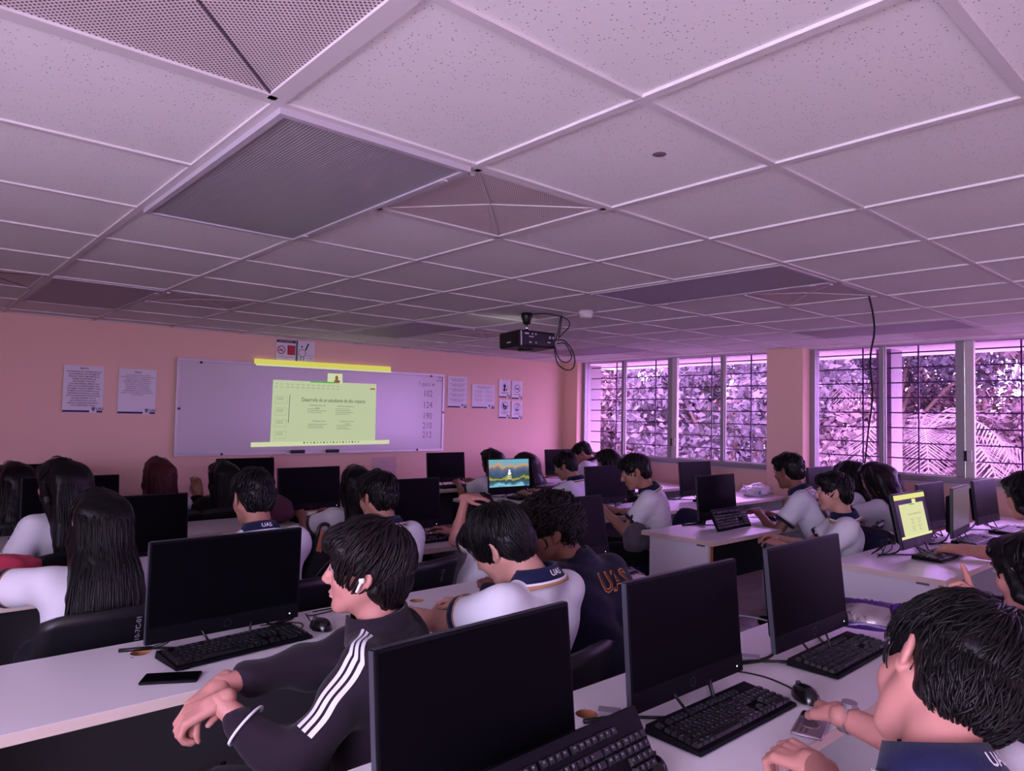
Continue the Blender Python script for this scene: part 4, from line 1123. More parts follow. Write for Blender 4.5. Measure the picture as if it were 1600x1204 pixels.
for k in range(2):
    cable('cord', [(2.30 + 0.08 * k, 2.44, z), (2.33 + 0.08 * k, 2.34, z + 0.05), (2.42, 2.36 + 0.04 * k, z + 0.06), (2.50, 2.40, z + 0.02), (2.46 + 0.1 * k, 2.48, z)], 0.003, ('cord tangle behind the person in navy jacket, left strand', 'cord tangle behind the person in navy jacket, right strand')[k], group=CG)
    cable('cord', [(2.30 + 0.1 * k, 3.70, z), (2.36 + 0.08 * k, 3.62, z + 0.04), (2.46, 3.60 + 0.04 * k, z + 0.03), (2.58, 3.64, z), (2.62 + 0.04 * k, 3.72, z)], 0.003, ('cord under the middle row monitor, left strand', 'cord under the middle row monitor, right strand')[k], group=CG)
    cable('cord', [(4.3 + 0.12 * k, 4.98, z), (4.36 + 0.1 * k, 4.9, z + 0.04), (4.5, 4.88 + 0.03 * k, z + 0.05), (4.62, 4.92, z), (4.66, 5.0, z)], 0.003, ('cord under the lock screen monitor, left strand', 'cord under the lock screen monitor, right strand')[k], group=CG)
m_tape = mat('clear grey tape', (150, 146, 158), 0.3)
for (x, y, s) in ((1.412, 1.197, 'strip of grey tape holding the stand of the second near monitor'), (2.075, 1.185, 'strip of grey tape holding the stand of the greenish monitor')):
    b_ = MB(); b_.add([(-0.02, -0.03, 0.0), (0.02, -0.026, 0.0), (0.016, 0.03, 0.0), (-0.018, 0.026, 0.0), (-0.02, -0.03, 0.012), (0.02, -0.026, 0.0125), (0.016, 0.03, 0.0115), (-0.018, 0.026, 0.012)], [(0, 3, 2, 1), (4, 5, 6, 7), (0, 1, 5, 4), (1, 2, 6, 5), (2, 3, 7, 6), (3, 0, 4, 7)])
    tag(b_.build('tape_strip', m_tape, None, False, (x, y, DESK), (0, 0, 0.5)), s, 'tape', 'tape strips')

# ------------------------------------------------------------------ phones, snack bag, papers, bags
def phone(x, y, yaw, label, m, z=DESK, rx=0.0, ry=0.0, face='screen'):
    root = tag(empty('phone', (x, y, z)), label, 'phone')
    root.rotation_euler = (rx, ry, yaw)
    MB().bevel_box(-0.036, 0.036, -0.075, 0.075, 0, 0.0085, 0.004).build('case', m, root, True)
    if face == 'screen': MB().bevel_box(-0.033, 0.033, -0.072, 0.072, 0.0082, 0.009, 0.0003).build('screen', m_scr, root)
    if face == 'lit': MB().bevel_box(-0.033, 0.033, -0.072, 0.072, 0.0082, 0.009, 0.0003).build('screen', mat_emit('lit phone screen', (205, 214, 226), 0.2), root)
    if face == 'back':
        MB().bevel_box(-0.032, 0.004, 0.03, 0.068, 0.0082, 0.0105, 0.001).build('camera_plate', m_mon2, root)
        for (a, c) in ((-0.023, 0.058), (-0.023, 0.041), (-0.006, 0.049)): MB().lathe([(0.008, 0.01), (0.008, 0.013), (0.006, 0.0135)], (a, c), 16).build('camera_lens', m_mouse, root)
        MB().lathe([(0.021, 0.0086), (0.021, 0.0105), (0.019, 0.011)], (0.0, -0.012), 24).build('ring_holder', mat('rose metal', (178, 150, 158), 0.3, 0.8), root)
        for k in range(3): box('pattern', -0.03 + 0.012 * k, -0.024 + 0.012 * k, -0.07, 0.02, 0.0084, 0.0088, mat('case print', (110, 84, 96), 0.4), root)
    return root
phone(0.635, 2.125, math.radians(60), 'black phone lying face up on second desk before keyboard', m_mon)
phone(1.745, 0.832, math.radians(-74), 'silver phone with camera ring lying on the nearest desk', mat('silver phone case', (150, 134, 146), 0.3, 0.4), face='back')

# snack bag: pillow of foil with a crimped seal and a purple band
s = tag(empty('snack_bag', (2.63, 1.06, DESK + 0.055)), 'silver and purple snack bag lying on a keyboard', 'snack bag')
s.rotation_euler = (0.0, -0.6, math.radians(22)); s.scale = (0.95, 0.95, 0.95)
m_foil = mat('silver foil', (196, 188, 196), 0.22, metal=0.85, var=0.1, vscale=20, bump=0.8, bscale=22)
m_purp = mat('purple foil print', (66, 34, 108), 0.3, spec=0.6, bump=0.3, bscale=30)
def pillow(x0, x1, y0, y1, h, n=14, m=18, seed=1):
    rng = np.random.default_rng(seed); v = []; f = []
    for sgn in (1, -1):
        for i in range(n + 1):
            for j in range(m + 1):
                a, c = i / n, j / m
                t = (math.sin(math.pi * a) * math.sin(math.pi * c)) ** 0.45
                wr = 0.006 * math.sin(9 * a + 4 * c + seed) * math.sin(7 * c + 2) * t
                v.append((x0 + (x1 - x0) * a, y0 + (y1 - y0) * c, sgn * h * t + wr))
    N = (n + 1) * (m + 1)
    for q in range(2):
        for i in range(n):
            for j in range(m):
                a = q * N + i * (m + 1) + j
                f.append((a, a + m + 1, a + m + 2, a + 1) if q == 0 else (a + 1, a + m + 2, a + m + 1, a))
    return v, f
v, f = pillow(-0.07, 0.07, -0.09, 0.09, 0.03, 20, 18)
b_ = MB()
for fc in f:
    xm = sum(v[i][0] for i in fc) / 4
    b_.cur = 1 if (xm > 0.03 or xm < -0.058) else 0
    b_.add([v[i] for i in fc], [(0, 1, 2, 3)])
me = b_.mesh('foil_body', True); bm = bmesh.new(); bm.from_mesh(me); bmesh.ops.remove_doubles(bm, verts=list(bm.verts), dist=1e-5); bm.to_mesh(me); bm.free()
obj('foil_body', me, [m_foil, m_purp], s, (0, 0, 0.03))
for k, (yy, sg) in enumerate(((-0.09, -1), (0.09, 1))):
    b_ = MB(); n = 16
    for i in range(n):
        xa, xb = -0.066 + 0.132 * i / n, -0.066 + 0.132 * (i + 1) / n
        za = 0.0018 * (-1) ** i
        b_.add([(xa, yy, za), (xb, yy, -za), (xb, yy + sg * 0.028, -za + 0.012), (xa, yy + sg * 0.028, za + 0.012)], [(0, 1, 2, 3)])
    b_.build('crimped_seal', m_foil if k else m_purp, s, loc=(0, 0, 0.028))
v, f = text_geo('M E X G', 0.026, 'CENTER', 0.02)
b_ = MB(); b_.add([(0.05 - p[1], p[0], 0.0565 - p[1] * -0.55) for p in v], f); b_.build('lettering', m_paper, s)

m_sheet = mat('white paper', (228, 224, 232), 0.7)
s = tag(empty('paper_sheet', (5.20, 2.80, DESK), 0.2), 'white paper sheet under the hands of person with backpack', 'paper')
box('sheet', -0.105, 0.105, -0.14, 0.14, 0.0, 0.0012, m_sheet, s)
b_ = MB()
for k in range(9): b_.box(-0.085, random.uniform(0.02, 0.085), 0.1 - k * 0.025, 0.103 - k * 0.025, 0.0012, 0.0014)
b_.build('handwriting', m_grey, s)['kind'] = 'stuff'
# crumpled white carrier bag by the pillar
m_bagw = mat('white plastic bag', (226, 222, 232), 0.35, spec=0.4, bump=0.6, bscale=18)
def crumple(rx, ry, rz, seed, amp=0.2, n=22, m=14, flat=True):
    rng = np.random.default_rng(seed); ph = rng.uniform(0, 6.28, 8); v = []; f = []
    for i in range(m + 1):
        t = math.pi * i / m
        for k in range(n):
            a = 2 * math.pi * k / n
            d = np.array([math.sin(t) * math.cos(a), math.sin(t) * math.sin(a), math.cos(t)])
            w_ = 1 + amp * (math.sin(5 * d[0] + ph[0]) * math.sin(4 * d[1] + ph[1]) + 0.6 * math.sin(9 * d[2] + 6 * d[0] + ph[2]) + 0.5 * math.sin(13 * d[1] - 7 * d[2] + ph[3]))
            z = d[2] * rz * w_ + rz * 0.8
            v.append((d[0] * rx * w_, d[1] * ry * w_, max(0.0, z) if flat else z))
    for i in range(m):
        for k in range(n): f.append((i * n + k, (i + 1) * n + k, (i + 1) * n + (k + 1) % n, i * n + (k + 1) % n))
    return v, f
s = tag(empty('plastic_bag', (6.62, 3.72, DESK)), 'crumpled white plastic bag on desk below wall pillar', 'bag')
b_ = MB(); b_.add(*crumple(0.17, 0.12, 0.062, 3)); b_.build('body', m_bagw, s, True)
b_ = MB(); b_.tube(spline([(-0.13, 0.02, 0.06), (-0.2, 0.0, 0.09), (-0.23, -0.03, 0.05), (-0.17, -0.05, 0.04)], 5), 0.009, 6); b_.build('handle', m_bagw, s, True)
box('blue_print', -0.15, -0.11, -0.112, -0.108, 0.03, 0.06, mat('blue print', (90, 100, 170), 0.6), s)

def backpack(x, y, z, yaw, m, label, sx=1.0, lie=False, letters=None):
    s = tag(empty('backpack', (x, y, z), yaw), label, 'backpack')
    b_ = MB(); b_.add(*crumple(0.16 * sx, 0.10 * sx, 0.13 * sx if lie else 0.22, 5, 0.07)); b_.build('body', m, s, True)
    b_ = MB(); b_.add(*crumple(0.12 * sx, 0.05 * sx, 0.07 * sx if lie else 0.11, 6, 0.06)); b_.build('front_pocket', m, s, True, loc=(0, -0.085 * sx, 0.02))
    b_ = MB(); zt = (0.13 * sx if lie else 0.22) * 1.75
    b_.tube(spline([(-0.04, 0.03, zt), (-0.02, 0.03, zt + 0.045), (0.02, 0.03, zt + 0.045), (0.04, 0.03, zt)], 5), 0.008, 6); b_.build('grab_handle', m_black, s, True)
    b_ = MB(); b_.tube(spline([(-0.13 * sx, -0.05, zt * 0.55), (-0.05, -0.10 * sx, zt * 0.82), (0.05, -0.10 * sx, zt * 0.82), (0.13 * sx, -0.05, zt * 0.55)], 6), 0.003, 5); b_.build('zip', m_mon2, s, True)
    return s
backpack(2.02, 4.66, DESK, 0.3, mat_cloth('burgundy fabric', (86, 44, 64)), 'burgundy backpack lying on the fourth left desk', 0.8, True)
s = backpack(1.55, 3.0, 0.447, 0.05, mat_cloth('black fabric', (18, 16, 20)), 'black backpack with orange monogram on an empty seat', 1.0)
b_ = MB(); y_ = -0.16
for (a) in ((-0.055, 0.03, -0.035, 0.10), (-0.035, 0.10, 0.0, 0.03), (0.0, 0.03, 0.02, 0.11), (0.0, 0.11, 0.03, 0.075), (0.03, 0.075, 0.06, 0.12), (0.03, 0.075, 0.02, 0.0)):
    dx, dz = a[2] - a[0], a[3] - a[1]; l = math.hypot(dx, dz); nx, nz = -dz / l * 0.005, dx / l * 0.005
    b_.add([(a[0] + nx, y_, a[1] + nz), (a[2] + nx, y_, a[3] + nz), (a[2] - nx, y_, a[3] - nz), (a[0] - nx, y_, a[1] - nz), (a[0] + nx, y_ + 0.03, a[1] + nz), (a[2] + nx, y_ + 0.03, a[3] + nz), (a[2] - nx, y_ + 0.03, a[3] - nz), (a[0] - nx, y_ + 0.03, a[1] - nz)], [(3, 2, 1, 0), (0, 1, 5, 4), (2, 3, 7, 6), (1, 2, 6, 5), (3, 0, 4, 7)])
b_.build('monogram', mat('orange embroidery', (136, 76, 52), 0.8), s, loc=(-0.07, 0, 0.335))
s.scale = (1, 1, 1.22)
s = tag(empty('pink_jacket', (0.34, 3.56, DESK)), 'pink jacket heaped on the third left desk at left edge', 'jacket')
b_ = MB(); b_.add(*crumple(0.2, 0.13, 0.08, 11, 0.12)); b_.build('cloth', mat_cloth('pink fleece', (196, 62, 92)), s, True)
b_ = MB(); b_.tube(spline([(-0.2, -0.06, 0.05), (-0.1, -0.11, 0.07), (0.05, -0.10, 0.06), (0.16, -0.07, 0.05)], 6), 0.035, 8); b_.build('sleeve', MAT['pink fleece'], s, True)
s = backpack(4.02, 3.18, 0.56, 0.4, mat_cloth('grey fabric', (96, 88, 100)), 'grey bag on the lap of the typing person', 0.85, True)

# ------------------------------------------------------------------ chairs
m_chairb = mat('navy chair fabric', (34, 36, 62), 0.75, spec=0.2, bump=0.2, bscale=200)
m_chairp = mat('black chair shell', (24, 24, 30), 0.42, spec=0.4)
def curved_panel(w_, z0, z1, y0, depth, th, n=10, m=6, lean=0.12, corner=0.05):
    """backrest: bowed across, leaning back, rounded top corners"""
    v = []; f = []
    for q in range(2):
        for i in range(m + 1):
            t = i / m
            for k in range(n + 1):
                s_ = -1 + 2 * k / n
                ww = w_ * (1 - corner * (t ** 6)) 
                yy = y0 - lean * t - depth * (1 - s_ * s_) - (th if q else 0)
                zz = z0 + (z1 - z0) * t - 0.02 * (abs(s_) ** 5) * (t ** 3)
                v.append((ww * s_, yy, zz))
    N = (n + 1) * (m + 1)
    for q in range(2):
        for i in range(m):
            for k in range(n):
                a = q * N + i * (n + 1) + k
                f.append((a, a + 1, a + n + 2, a + n + 1) if q else (a + 1, a, a + n + 1, a + n + 2))
    ed = [k for k in range(n + 1)] + [i * (n + 1) + n for i in range(1, m + 1)] + [m * (n + 1) + k for k in range(n - 1, -1, -1)] + [i * (n + 1) for i in range(m - 1, 0, -1)]
    for a, c in zip(ed, ed[1:] + ed[:1]): f.append((a, c, c + N, a + N))
    return v, f
# local frame: sitter faces +y, backrest at -y
_b = MB(); _b.bevel_box(-0.21, 0.21, -0.19, 0.22, 0.405, 0.445, 0.015); ME_CSEAT = _b.mesh('seat', True)
_b = MB(); _b.add(*curved_panel(0.195, 0.58, 0.80, -0.165, 0.03, 0.028, lean=0.07)); ME_CBACK = _b.mesh('backrest', True)
_b = MB(); _b.add(*curved_panel(0.218, 0.555, 0.815, -0.192, 0.03, 0.022, lean=0.07)); ME_CSHELL = _b.mesh('back_shell', True)
def cleg(sx, sy): return MB().tube([(sx * 0.17, sy * 0.15 + 0.01, 0.40), (sx * 0.20, sy * 0.19 + 0.01, 0.012)], 0.011, 8).mesh('leg', True)
ME_CLEG = [cleg(sx, sy) for sx in (-1, 1) for sy in (-1, 1)]
ME_CFOOT = MB().lathe([(0.013, 0), (0.015, 0.004), (0.013, 0.018)], seg=10).mesh('foot')
ME_CPOST = [MB().tube(spline([(sx * 0.17, -0.14, 0.395), (sx * 0.185, -0.19, 0.42), (sx * 0.185, -0.215, 0.52), (sx * 0.18, -0.235, 0.62)], 4), 0.011, 8).mesh('back_post', True) for sx in (-1, 1)]
CHL = {}
def chair(x, y, yaw, label, code=None):
    root = tag(empty('chair', (x, y, 0), yaw), label, 'chair', 'black school chairs')
    obj('seat', ME_CSEAT, m_chairb, root); obj('backrest', ME_CBACK, m_chairb, root); obj('back_shell', ME_CSHELL, m_chairp, root)
    for k, me in enumerate(ME_CLEG):
        l = obj('leg', me, m_chairp, root)
        sx, sy = (-1, 1)[k // 2], (-1, 1)[k % 2]
        obj('foot', ME_CFOOT, m_black, l, (sx * 0.201, sy * 0.191 + 0.01, 0))
    for me in ME_CPOST: obj('back_post', me, m_chairp, root)
    if code:
        v, f = text_geo(code, 0.024, 'CENTER', 0.0)
        b_ = MB(); b_.add([(0.075 - p[1], -0.221 - 0.07 * ((0.735 + p[0] - 0.555) / 0.26) - 0.03 * (1 - ((0.075 - p[1]) / 0.216) ** 2), 0.735 + p[0]) for p in v], f)
        b_.build('stencilled_code', m_leg, root)
    return root

# ------------------------------------------------------------------ people: smooth bodies from blended rounded cones
class Field:
    def __init__(s, lo, hi, vox):
        s.lo = np.array(lo, float); s.vox = vox
        s.n = np.maximum(4, np.ceil((np.array(hi, float) - s.lo) / vox).astype(int) + 1)
        s.D = np.full(s.n, 0.3, dtype=np.float32)
        s.ax = [s.lo[k] + vox * np.arange(s.n[k]) for k in range(3)]
    def _sl(s, lo, hi):
        a = np.clip(np.floor((np.array(lo) - s.lo) / s.vox).astype(int), 0, s.n)
        b_ = np.clip(np.ceil((np.array(hi) - s.lo) / s.vox).astype(int) + 1, 0, s.n)
        if np.any(b_ <= a): return None
        sl = tuple(slice(a[k], b_[k]) for k in range(3))
        P = np.stack(np.meshgrid(*[s.ax[k][sl[k]] for k in range(3)], indexing='ij'), -1).astype(np.float32)
        return sl, P
    def _merge(s, sl, d, k, sub=False):
        A = s.D[sl]
        if sub:
            d = -d
            if k:
                h = np.clip(0.5 - 0.5 * (A - d) / k, 0, 1); s.D[sl] = A * (1 - h) + d * h + k * h * (1 - h)
            else: s.D[sl] = np.maximum(A, d)
            return
        if k:
            h = np.clip(0.5 + 0.5 * (A - d) / k, 0, 1); s.D[sl] = A * (1 - h) + d * h - k * h * (1 - h)
        else: s.D[sl] = np.minimum(A, d)
    def cone(s, a, b_, ra, rb=None, k=0.02, sub=False, flat=None):
        a = np.array(a, float); b_ = np.array(b_, float); rb = ra if rb is None else rb
        mg = max(ra, rb) * (1.6 if flat else 1.0) + 2 * k + 2 * s.vox
        r = s._sl(np.minimum(a, b_) - mg, np.maximum(a, b_) + mg)
        if r is None: return s
        sl, P = r
        ba = (b_ - a).astype(np.float32); L2 = max(float(ba @ ba), 1e-9)
        pa = P - a.astype(np.float32)
        t = np.clip((pa @ ba) / L2, 0, 1)
        q = pa - t[..., None] * ba
        if flat is not None:      # (axis, factor): squash along an axis
            ax_, fc = np.array(flat[0], np.float32), flat[1]
            c = q @ ax_
            q = q + (c * (1 / fc - 1))[..., None] * ax_
        d = np.sqrt((q * q).sum(-1)) - (ra + (rb - ra) * t)
        if flat is not None: d = d * flat[1] ** 0.5
        s._merge(sl, d, k, sub); return s
    def ell(s, c, rad, R=None, k=0.02, sub=False):
        c = np.array(c, float); rad = np.array(rad, float)
        mg = max(rad) + 2 * k + 2 * s.vox
        r = s._sl(c - mg, c + mg)
        if r is None: return s
        sl, P = r
        q = P - c.astype(np.float32)
        if R is not None: q = q @ np.array(R, np.float32)       # columns of R are the ellipsoid axes
        k0 = np.sqrt(((q / rad) ** 2).sum(-1)); k1 = np.sqrt(((q / rad ** 2) ** 2).sum(-1)) + 1e-6
        s._merge(sl, (k0 * (k0 - 1) / k1).astype(np.float32), k, sub); return s
    def cut(s, p, n):
        """keep the side where (x - p).n < 0"""
        p = np.array(p, float); n = np.array(n, float); n /= np.linalg.norm(n)
        g = sum((s.ax[k] - p[k]).reshape([-1 if q == k else 1 for q in range(3)]) * n[k] for k in range(3))
        s.D = np.maximum(s.D, g.astype(np.float32)); return s
    def wrinkle(s, amp, f=22.0, seed=0):
        rng = np.random.default_rng(seed); x, y, z_ = np.meshgrid(*s.ax, indexing='ij', sparse=True)
        p = rng.uniform(0, 6.28, 6)
        w_ = np.sin(f * (x + 0.6 * z_) + p[0] + 2 * np.sin(9 * y + p[1])) * np.sin(f * 0.7 * (y - 0.5 * z_) + p[2]) + 0.6 * np.sin(f * 1.9 * (z_ + 0.3 * x) + p[3] + 2 * np.sin(11 * x + p[4]))
        s.D += (amp * w_).astype(np.float32); return s
    def mesh(s):
        D = s.D; n = s.n
        ins = D < 0
        c = np.zeros(n - 1, dtype=np.uint8)
        for dx in (0, 1):
            for dy in (0, 1):
                for dz in (0, 1):
                    c += ins[dx:n[0] - 1 + dx, dy:n[1] - 1 + dy, dz:n[2] - 1 + dz]
        act = (c > 0) & (c < 8)
        idx = np.full(n - 1, -1, dtype=np.int64)
        cells = np.argwhere(act)
        if len(cells) == 0: return np.zeros((0, 3)), np.zeros((0, 4), int)
        idx[act] = np.arange(len(cells))
        acc = np.zeros((len(cells), 3)); cnt = np.zeros(len(cells))
        i, j, k = cells.T
        for ax_ in range(3):
            e = np.zeros(3, int); e[ax_] = 1
            o = [q for q in range(3) if q != ax_]
            for u in (0, 1):
                for v_ in (0, 1):
                    b0 = np.zeros(3, int); b0[o[0]] = u; b0[o[1]] = v_
                    d0 = D[i + b0[0], j + b0[1], k + b0[2]]; d1 = D[i + b0[0] + e[0], j + b0[1] + e[1], k + b0[2] + e[2]]
                    m_ = (d0 < 0) != (d1 < 0)
                    t = np.where(m_, d0 / np.where(m_, d0 - d1, 1), 0)
                    pt = np.tile(b0.astype(float), (len(cells), 1)); pt[:, ax_] += t
                    acc[m_] += pt[m_]; cnt[m_] += 1
        V = s.lo + s.vox * (cells + acc / cnt[:, None])
        F_ = []
        for ax_ in range(3):
            o = [(ax_ + 1) % 3, (ax_ + 2) % 3]
            sl0 = [slice(None)] * 3; sl1 = [slice(None)] * 3
            sl0[ax_] = slice(0, -1); sl1[ax_] = slice(1, None)
            ch = ins[tuple(sl0)] != ins[tuple(sl1)]
            p = np.argwhere(ch)
            ok = (p[:, o[0]] > 0) & (p[:, o[1]] > 0) & (p[:, o[0]] < n[o[0]] - 1) & (p[:, o[1]] < n[o[1]] - 1)
            p = p[ok]
            flip = ins[p[:, 0], p[:, 1], p[:, 2]]
            q = []
            for (u, v_) in ((0, 0), (-1, 0), (-1, -1), (0, -1)):
                r = p.copy(); r[:, o[0]] += u; r[:, o[1]] += v_
                q.append(idx[r[:, 0], r[:, 1], r[:, 2]])
            q = np.stack(q, 1)
            q = np.where(flip[:, None], q, q[:, ::-1])
            F_.append(q)
        F_ = np.concatenate(F_); F_ = F_[(F_ >= 0).all(1)]
        return V, F_

def join(parts):
    V, F_, n = [], [], 0
    for v, f in parts:
        if len(v) == 0: continue
        V.append(v); F_.append(np.asarray(f) + n); n += len(v)
    return np.concatenate(V), np.concatenate(F_)

def strands(P, wid, outw, seg_t=0.5):
    """P (m, n, 3) paths, wid (m, n) half widths, outw (m, n, 3) outward normals -> flattened diamond tubes"""
    m, n, _ = P.shape
    T = np.gradient(P, axis=1); T /= np.linalg.norm(T, axis=2, keepdims=True) + 1e-9
    S = np.cross(T, outw); S /= np.linalg.norm(S, axis=2, keepdims=True) + 1e-9
    O = np.cross(S, T)
    w_ = wid[..., None]
    ringv = np.stack([P + S * w_, P + O * w_ * seg_t, P - S * w_, P - O * w_ * seg_t], 2)     # m n 4 3
    V = ringv.reshape(-1, 3)
    a = np.arange(m)[:, None, None] * n * 4 + np.arange(n - 1)[None, :, None] * 4
    k = np.arange(4)[None, None, :]; k2 = (k + 1) % 4
    F_ = np.stack([a + k, a + k2, a + 4 + k2, a + 4 + k], -1).reshape(-1, 4)
    return V, F_

def rotm(yaw, pitch=0.0, roll=0.0):
    """columns: right, forward, up.  yaw 0 faces +y, positive turns left; pitch positive looks down; roll positive tips to the right"""
    cy, sy = math.cos(yaw), math.sin(yaw)
    Rz = np.array([[cy, -sy, 0], [sy, cy, 0], [0, 0, 1]])
    cp, sp = math.cos(-pitch), math.sin(-pitch)
    Rx = np.array([[1, 0, 0], [0, cp, -sp], [0, sp, cp]])
    cr, sr = math.cos(roll), math.sin(roll)
    Ry = np.array([[cr, 0, sr], [0, 1, 0], [-sr, 0, cr]])
    return Rz @ Rx @ Ry

def ik(a, t, l1, l2, hint):
    a, t, hint = (np.array(q, float) for q in (a, t, hint))
    d = t - a; L_ = np.linalg.norm(d)
    if L_ > (l1 + l2) * 0.985: t = a + d / L_ * (l1 + l2) * 0.985; d = t - a; L_ = np.linalg.norm(d)
    u = d / L_
    x = (l1 * l1 - l2 * l2 + L_ * L_) / (2 * L_)
    h = math.sqrt(max(l1 * l1 - x * x, 1e-6))
    p = hint - u * (hint @ u); p /= np.linalg.norm(p) + 1e-9
    return a + u * x + p * h, t

def hand_mesh(w, dirv, back, side, vox, curl=0.5, s=1.0, point=False, spread=1.0):
    """w wrist, dirv toward fingers, back normal of the back of the hand, side +1: thumb on +x"""
    y = np.array(dirv, float); y /= np.linalg.norm(y)
    z_ = np.array(back, float); z_ = z_ - y * (z_ @ y); z_ /= np.linalg.norm(z_)
    x = np.cross(y, z_)
    R = np.stack([x, y, z_], 1)
    g = lambda p: np.array(w) + R @ (np.array(p, float) * s)
    lo = np.array(w) - 0.2 * s; hi = np.array(w) + 0.2 * s
    pts = [g((a, b_, c)) for a in (-0.07, 0.07) for b_ in (-0.03, 0.2) for c in (-0.09, 0.03)]
    F_ = Field(np.min(pts, 0), np.max(pts, 0), vox)
    F_.cone(g((0, -0.02, 0)), g((0, 0.02, 0)), 0.023 * s, 0.024 * s, 0.01)
    for q, xx in enumerate((0.030, 0.010, -0.010, -0.028)):
        xx *= side
        F_.cone(g((xx * 0.55, 0.01, 0)), g((xx, 0.078, -0.002)), 0.0145 * s, 0.0115 * s, 0.008)
        ln = (0.92, 1.0, 0.94, 0.76)[q]
        c = curl * (1 + 0.12 * q)
        if point and q == 0: c = 0.05
        p = np.array([xx, 0.080, -0.002]); ang = 0.15 * c
        for j, (l, r0, r1) in enumerate(((0.042, 0.0098, 0.009), (0.027, 0.009, 0.0082), (0.02, 0.0082, 0.007))):
            ang += c * (0.7, 1.0, 0.6)[j]
            d = np.array([xx * 0.25 * spread * (1 if j == 0 else 0.4), math.cos(ang), -math.sin(ang)]); d /= np.linalg.norm(d)
            e = p + d * l * ln
            F_.cone(g(p), g(e), r0 * s, r1 * s, 0.003); p = e
    t0, t1, t2, t3 = (side * 0.018, 0.012, -0.006), (side * 0.042, 0.045, -0.02), (side * 0.05, 0.075, -0.03), (side * 0.046, 0.098, -0.036)
    F_.cone(g(t0), g(t1), 0.016 * s, 0.0125 * s, 0.008); F_.cone(g(t1), g(t2), 0.0115 * s, 0.01 * s, 0.003); F_.cone(g(t2), g(t3), 0.01 * s, 0.008 * s, 0.003)
    return F_.mesh()

def head_mesh(c, R, vox, s=1.0, neck=None):
    g = lambda p: np.array(c) + R @ (np.array(p, float) * s)
    pts = [g((a, b_, q)) for a in (-0.11, 0.11) for b_ in (-0.14, 0.14) for q in (-0.15, 0.14)]
    lo, hi = np.min(pts, 0), np.max(pts, 0)
    if neck is not None: lo = np.minimum(lo, np.array(neck) - 0.08); hi = np.maximum(hi, np.array(neck) + 0.08)
    F_ = Field(lo, hi, vox)
    E = lambda p, r, k=0.015, sub=False, RR=None: F_.ell(g(p), np.array(r) * s, R if RR is None else RR, k, sub)
    C = lambda a, b_, ra, rb, k=0.012: F_.cone(g(a), g(b_), ra * s, rb * s, k)
    E((0, -0.015, 0.03), (0.074, 0.096, 0.086)); E((0, 0.028, -0.04), (0.058, 0.062, 0.078), 0.03)
    for q in (-1, 1):
        C((q * 0.05, -0.008, -0.045), (q * 0.02, 0.062, -0.096), 0.022, 0.018, 0.02)
        E((q * 0.037, 0.056, -0.028), (0.024, 0.024, 0.028), 0.02)
    E((0, 0.07, -0.1), (0.021, 0.018, 0.017), 0.015)
    C((-0.034, 0.078, 0.03), (0.034, 0.078, 0.03), 0.011, 0.011, 0.02)
    C((0, 0.086, 0.014), (0, 0.106, -0.026), 0.0075, 0.0115, 0.01)
    for q in (-1, 1):
        E((q * 0.011, 0.097, -0.032), (0.009, 0.01, 0.008), 0.006)
        E((q * 0.031, 0.094, 0.009), (0.015, 0.013, 0.010), 0.012, True)
    E((0, 0.088, -0.060), (0.022, 0.010, 0.0055), 0.005); E((0, 0.086, -0.072), (0.019, 0.010, 0.006), 0.005)
    for q in (-1, 1):
        a = np.array([[math.cos(q * 0.5), -math.sin(q * 0.5), 0], [math.sin(q * 0.5), math.cos(q * 0.5), 0], [0, 0, 1]])
        E((q * 0.079, -0.012, -0.006), (0.0085, 0.021, 0.033), 0.006, False, R @ a)
        E((q * 0.087, -0.008, -0.002), (0.006, 0.011, 0.017), 0.006, True, R @ a)
        E((q * 0.074, 0.0, -0.032), (0.008, 0.009, 0.012), 0.006)
    if neck is not None:
        F_.cone(g((0, -0.028, -0.05)), neck, 0.052 * s, 0.058, 0.03)
    return F_.mesh()

def scalp_dirs(n, rng, front=0.55):
    d = rng.normal(size=(n * 3, 3)); d /= np.linalg.norm(d, axis=1)[:, None]
    return d[:, :]

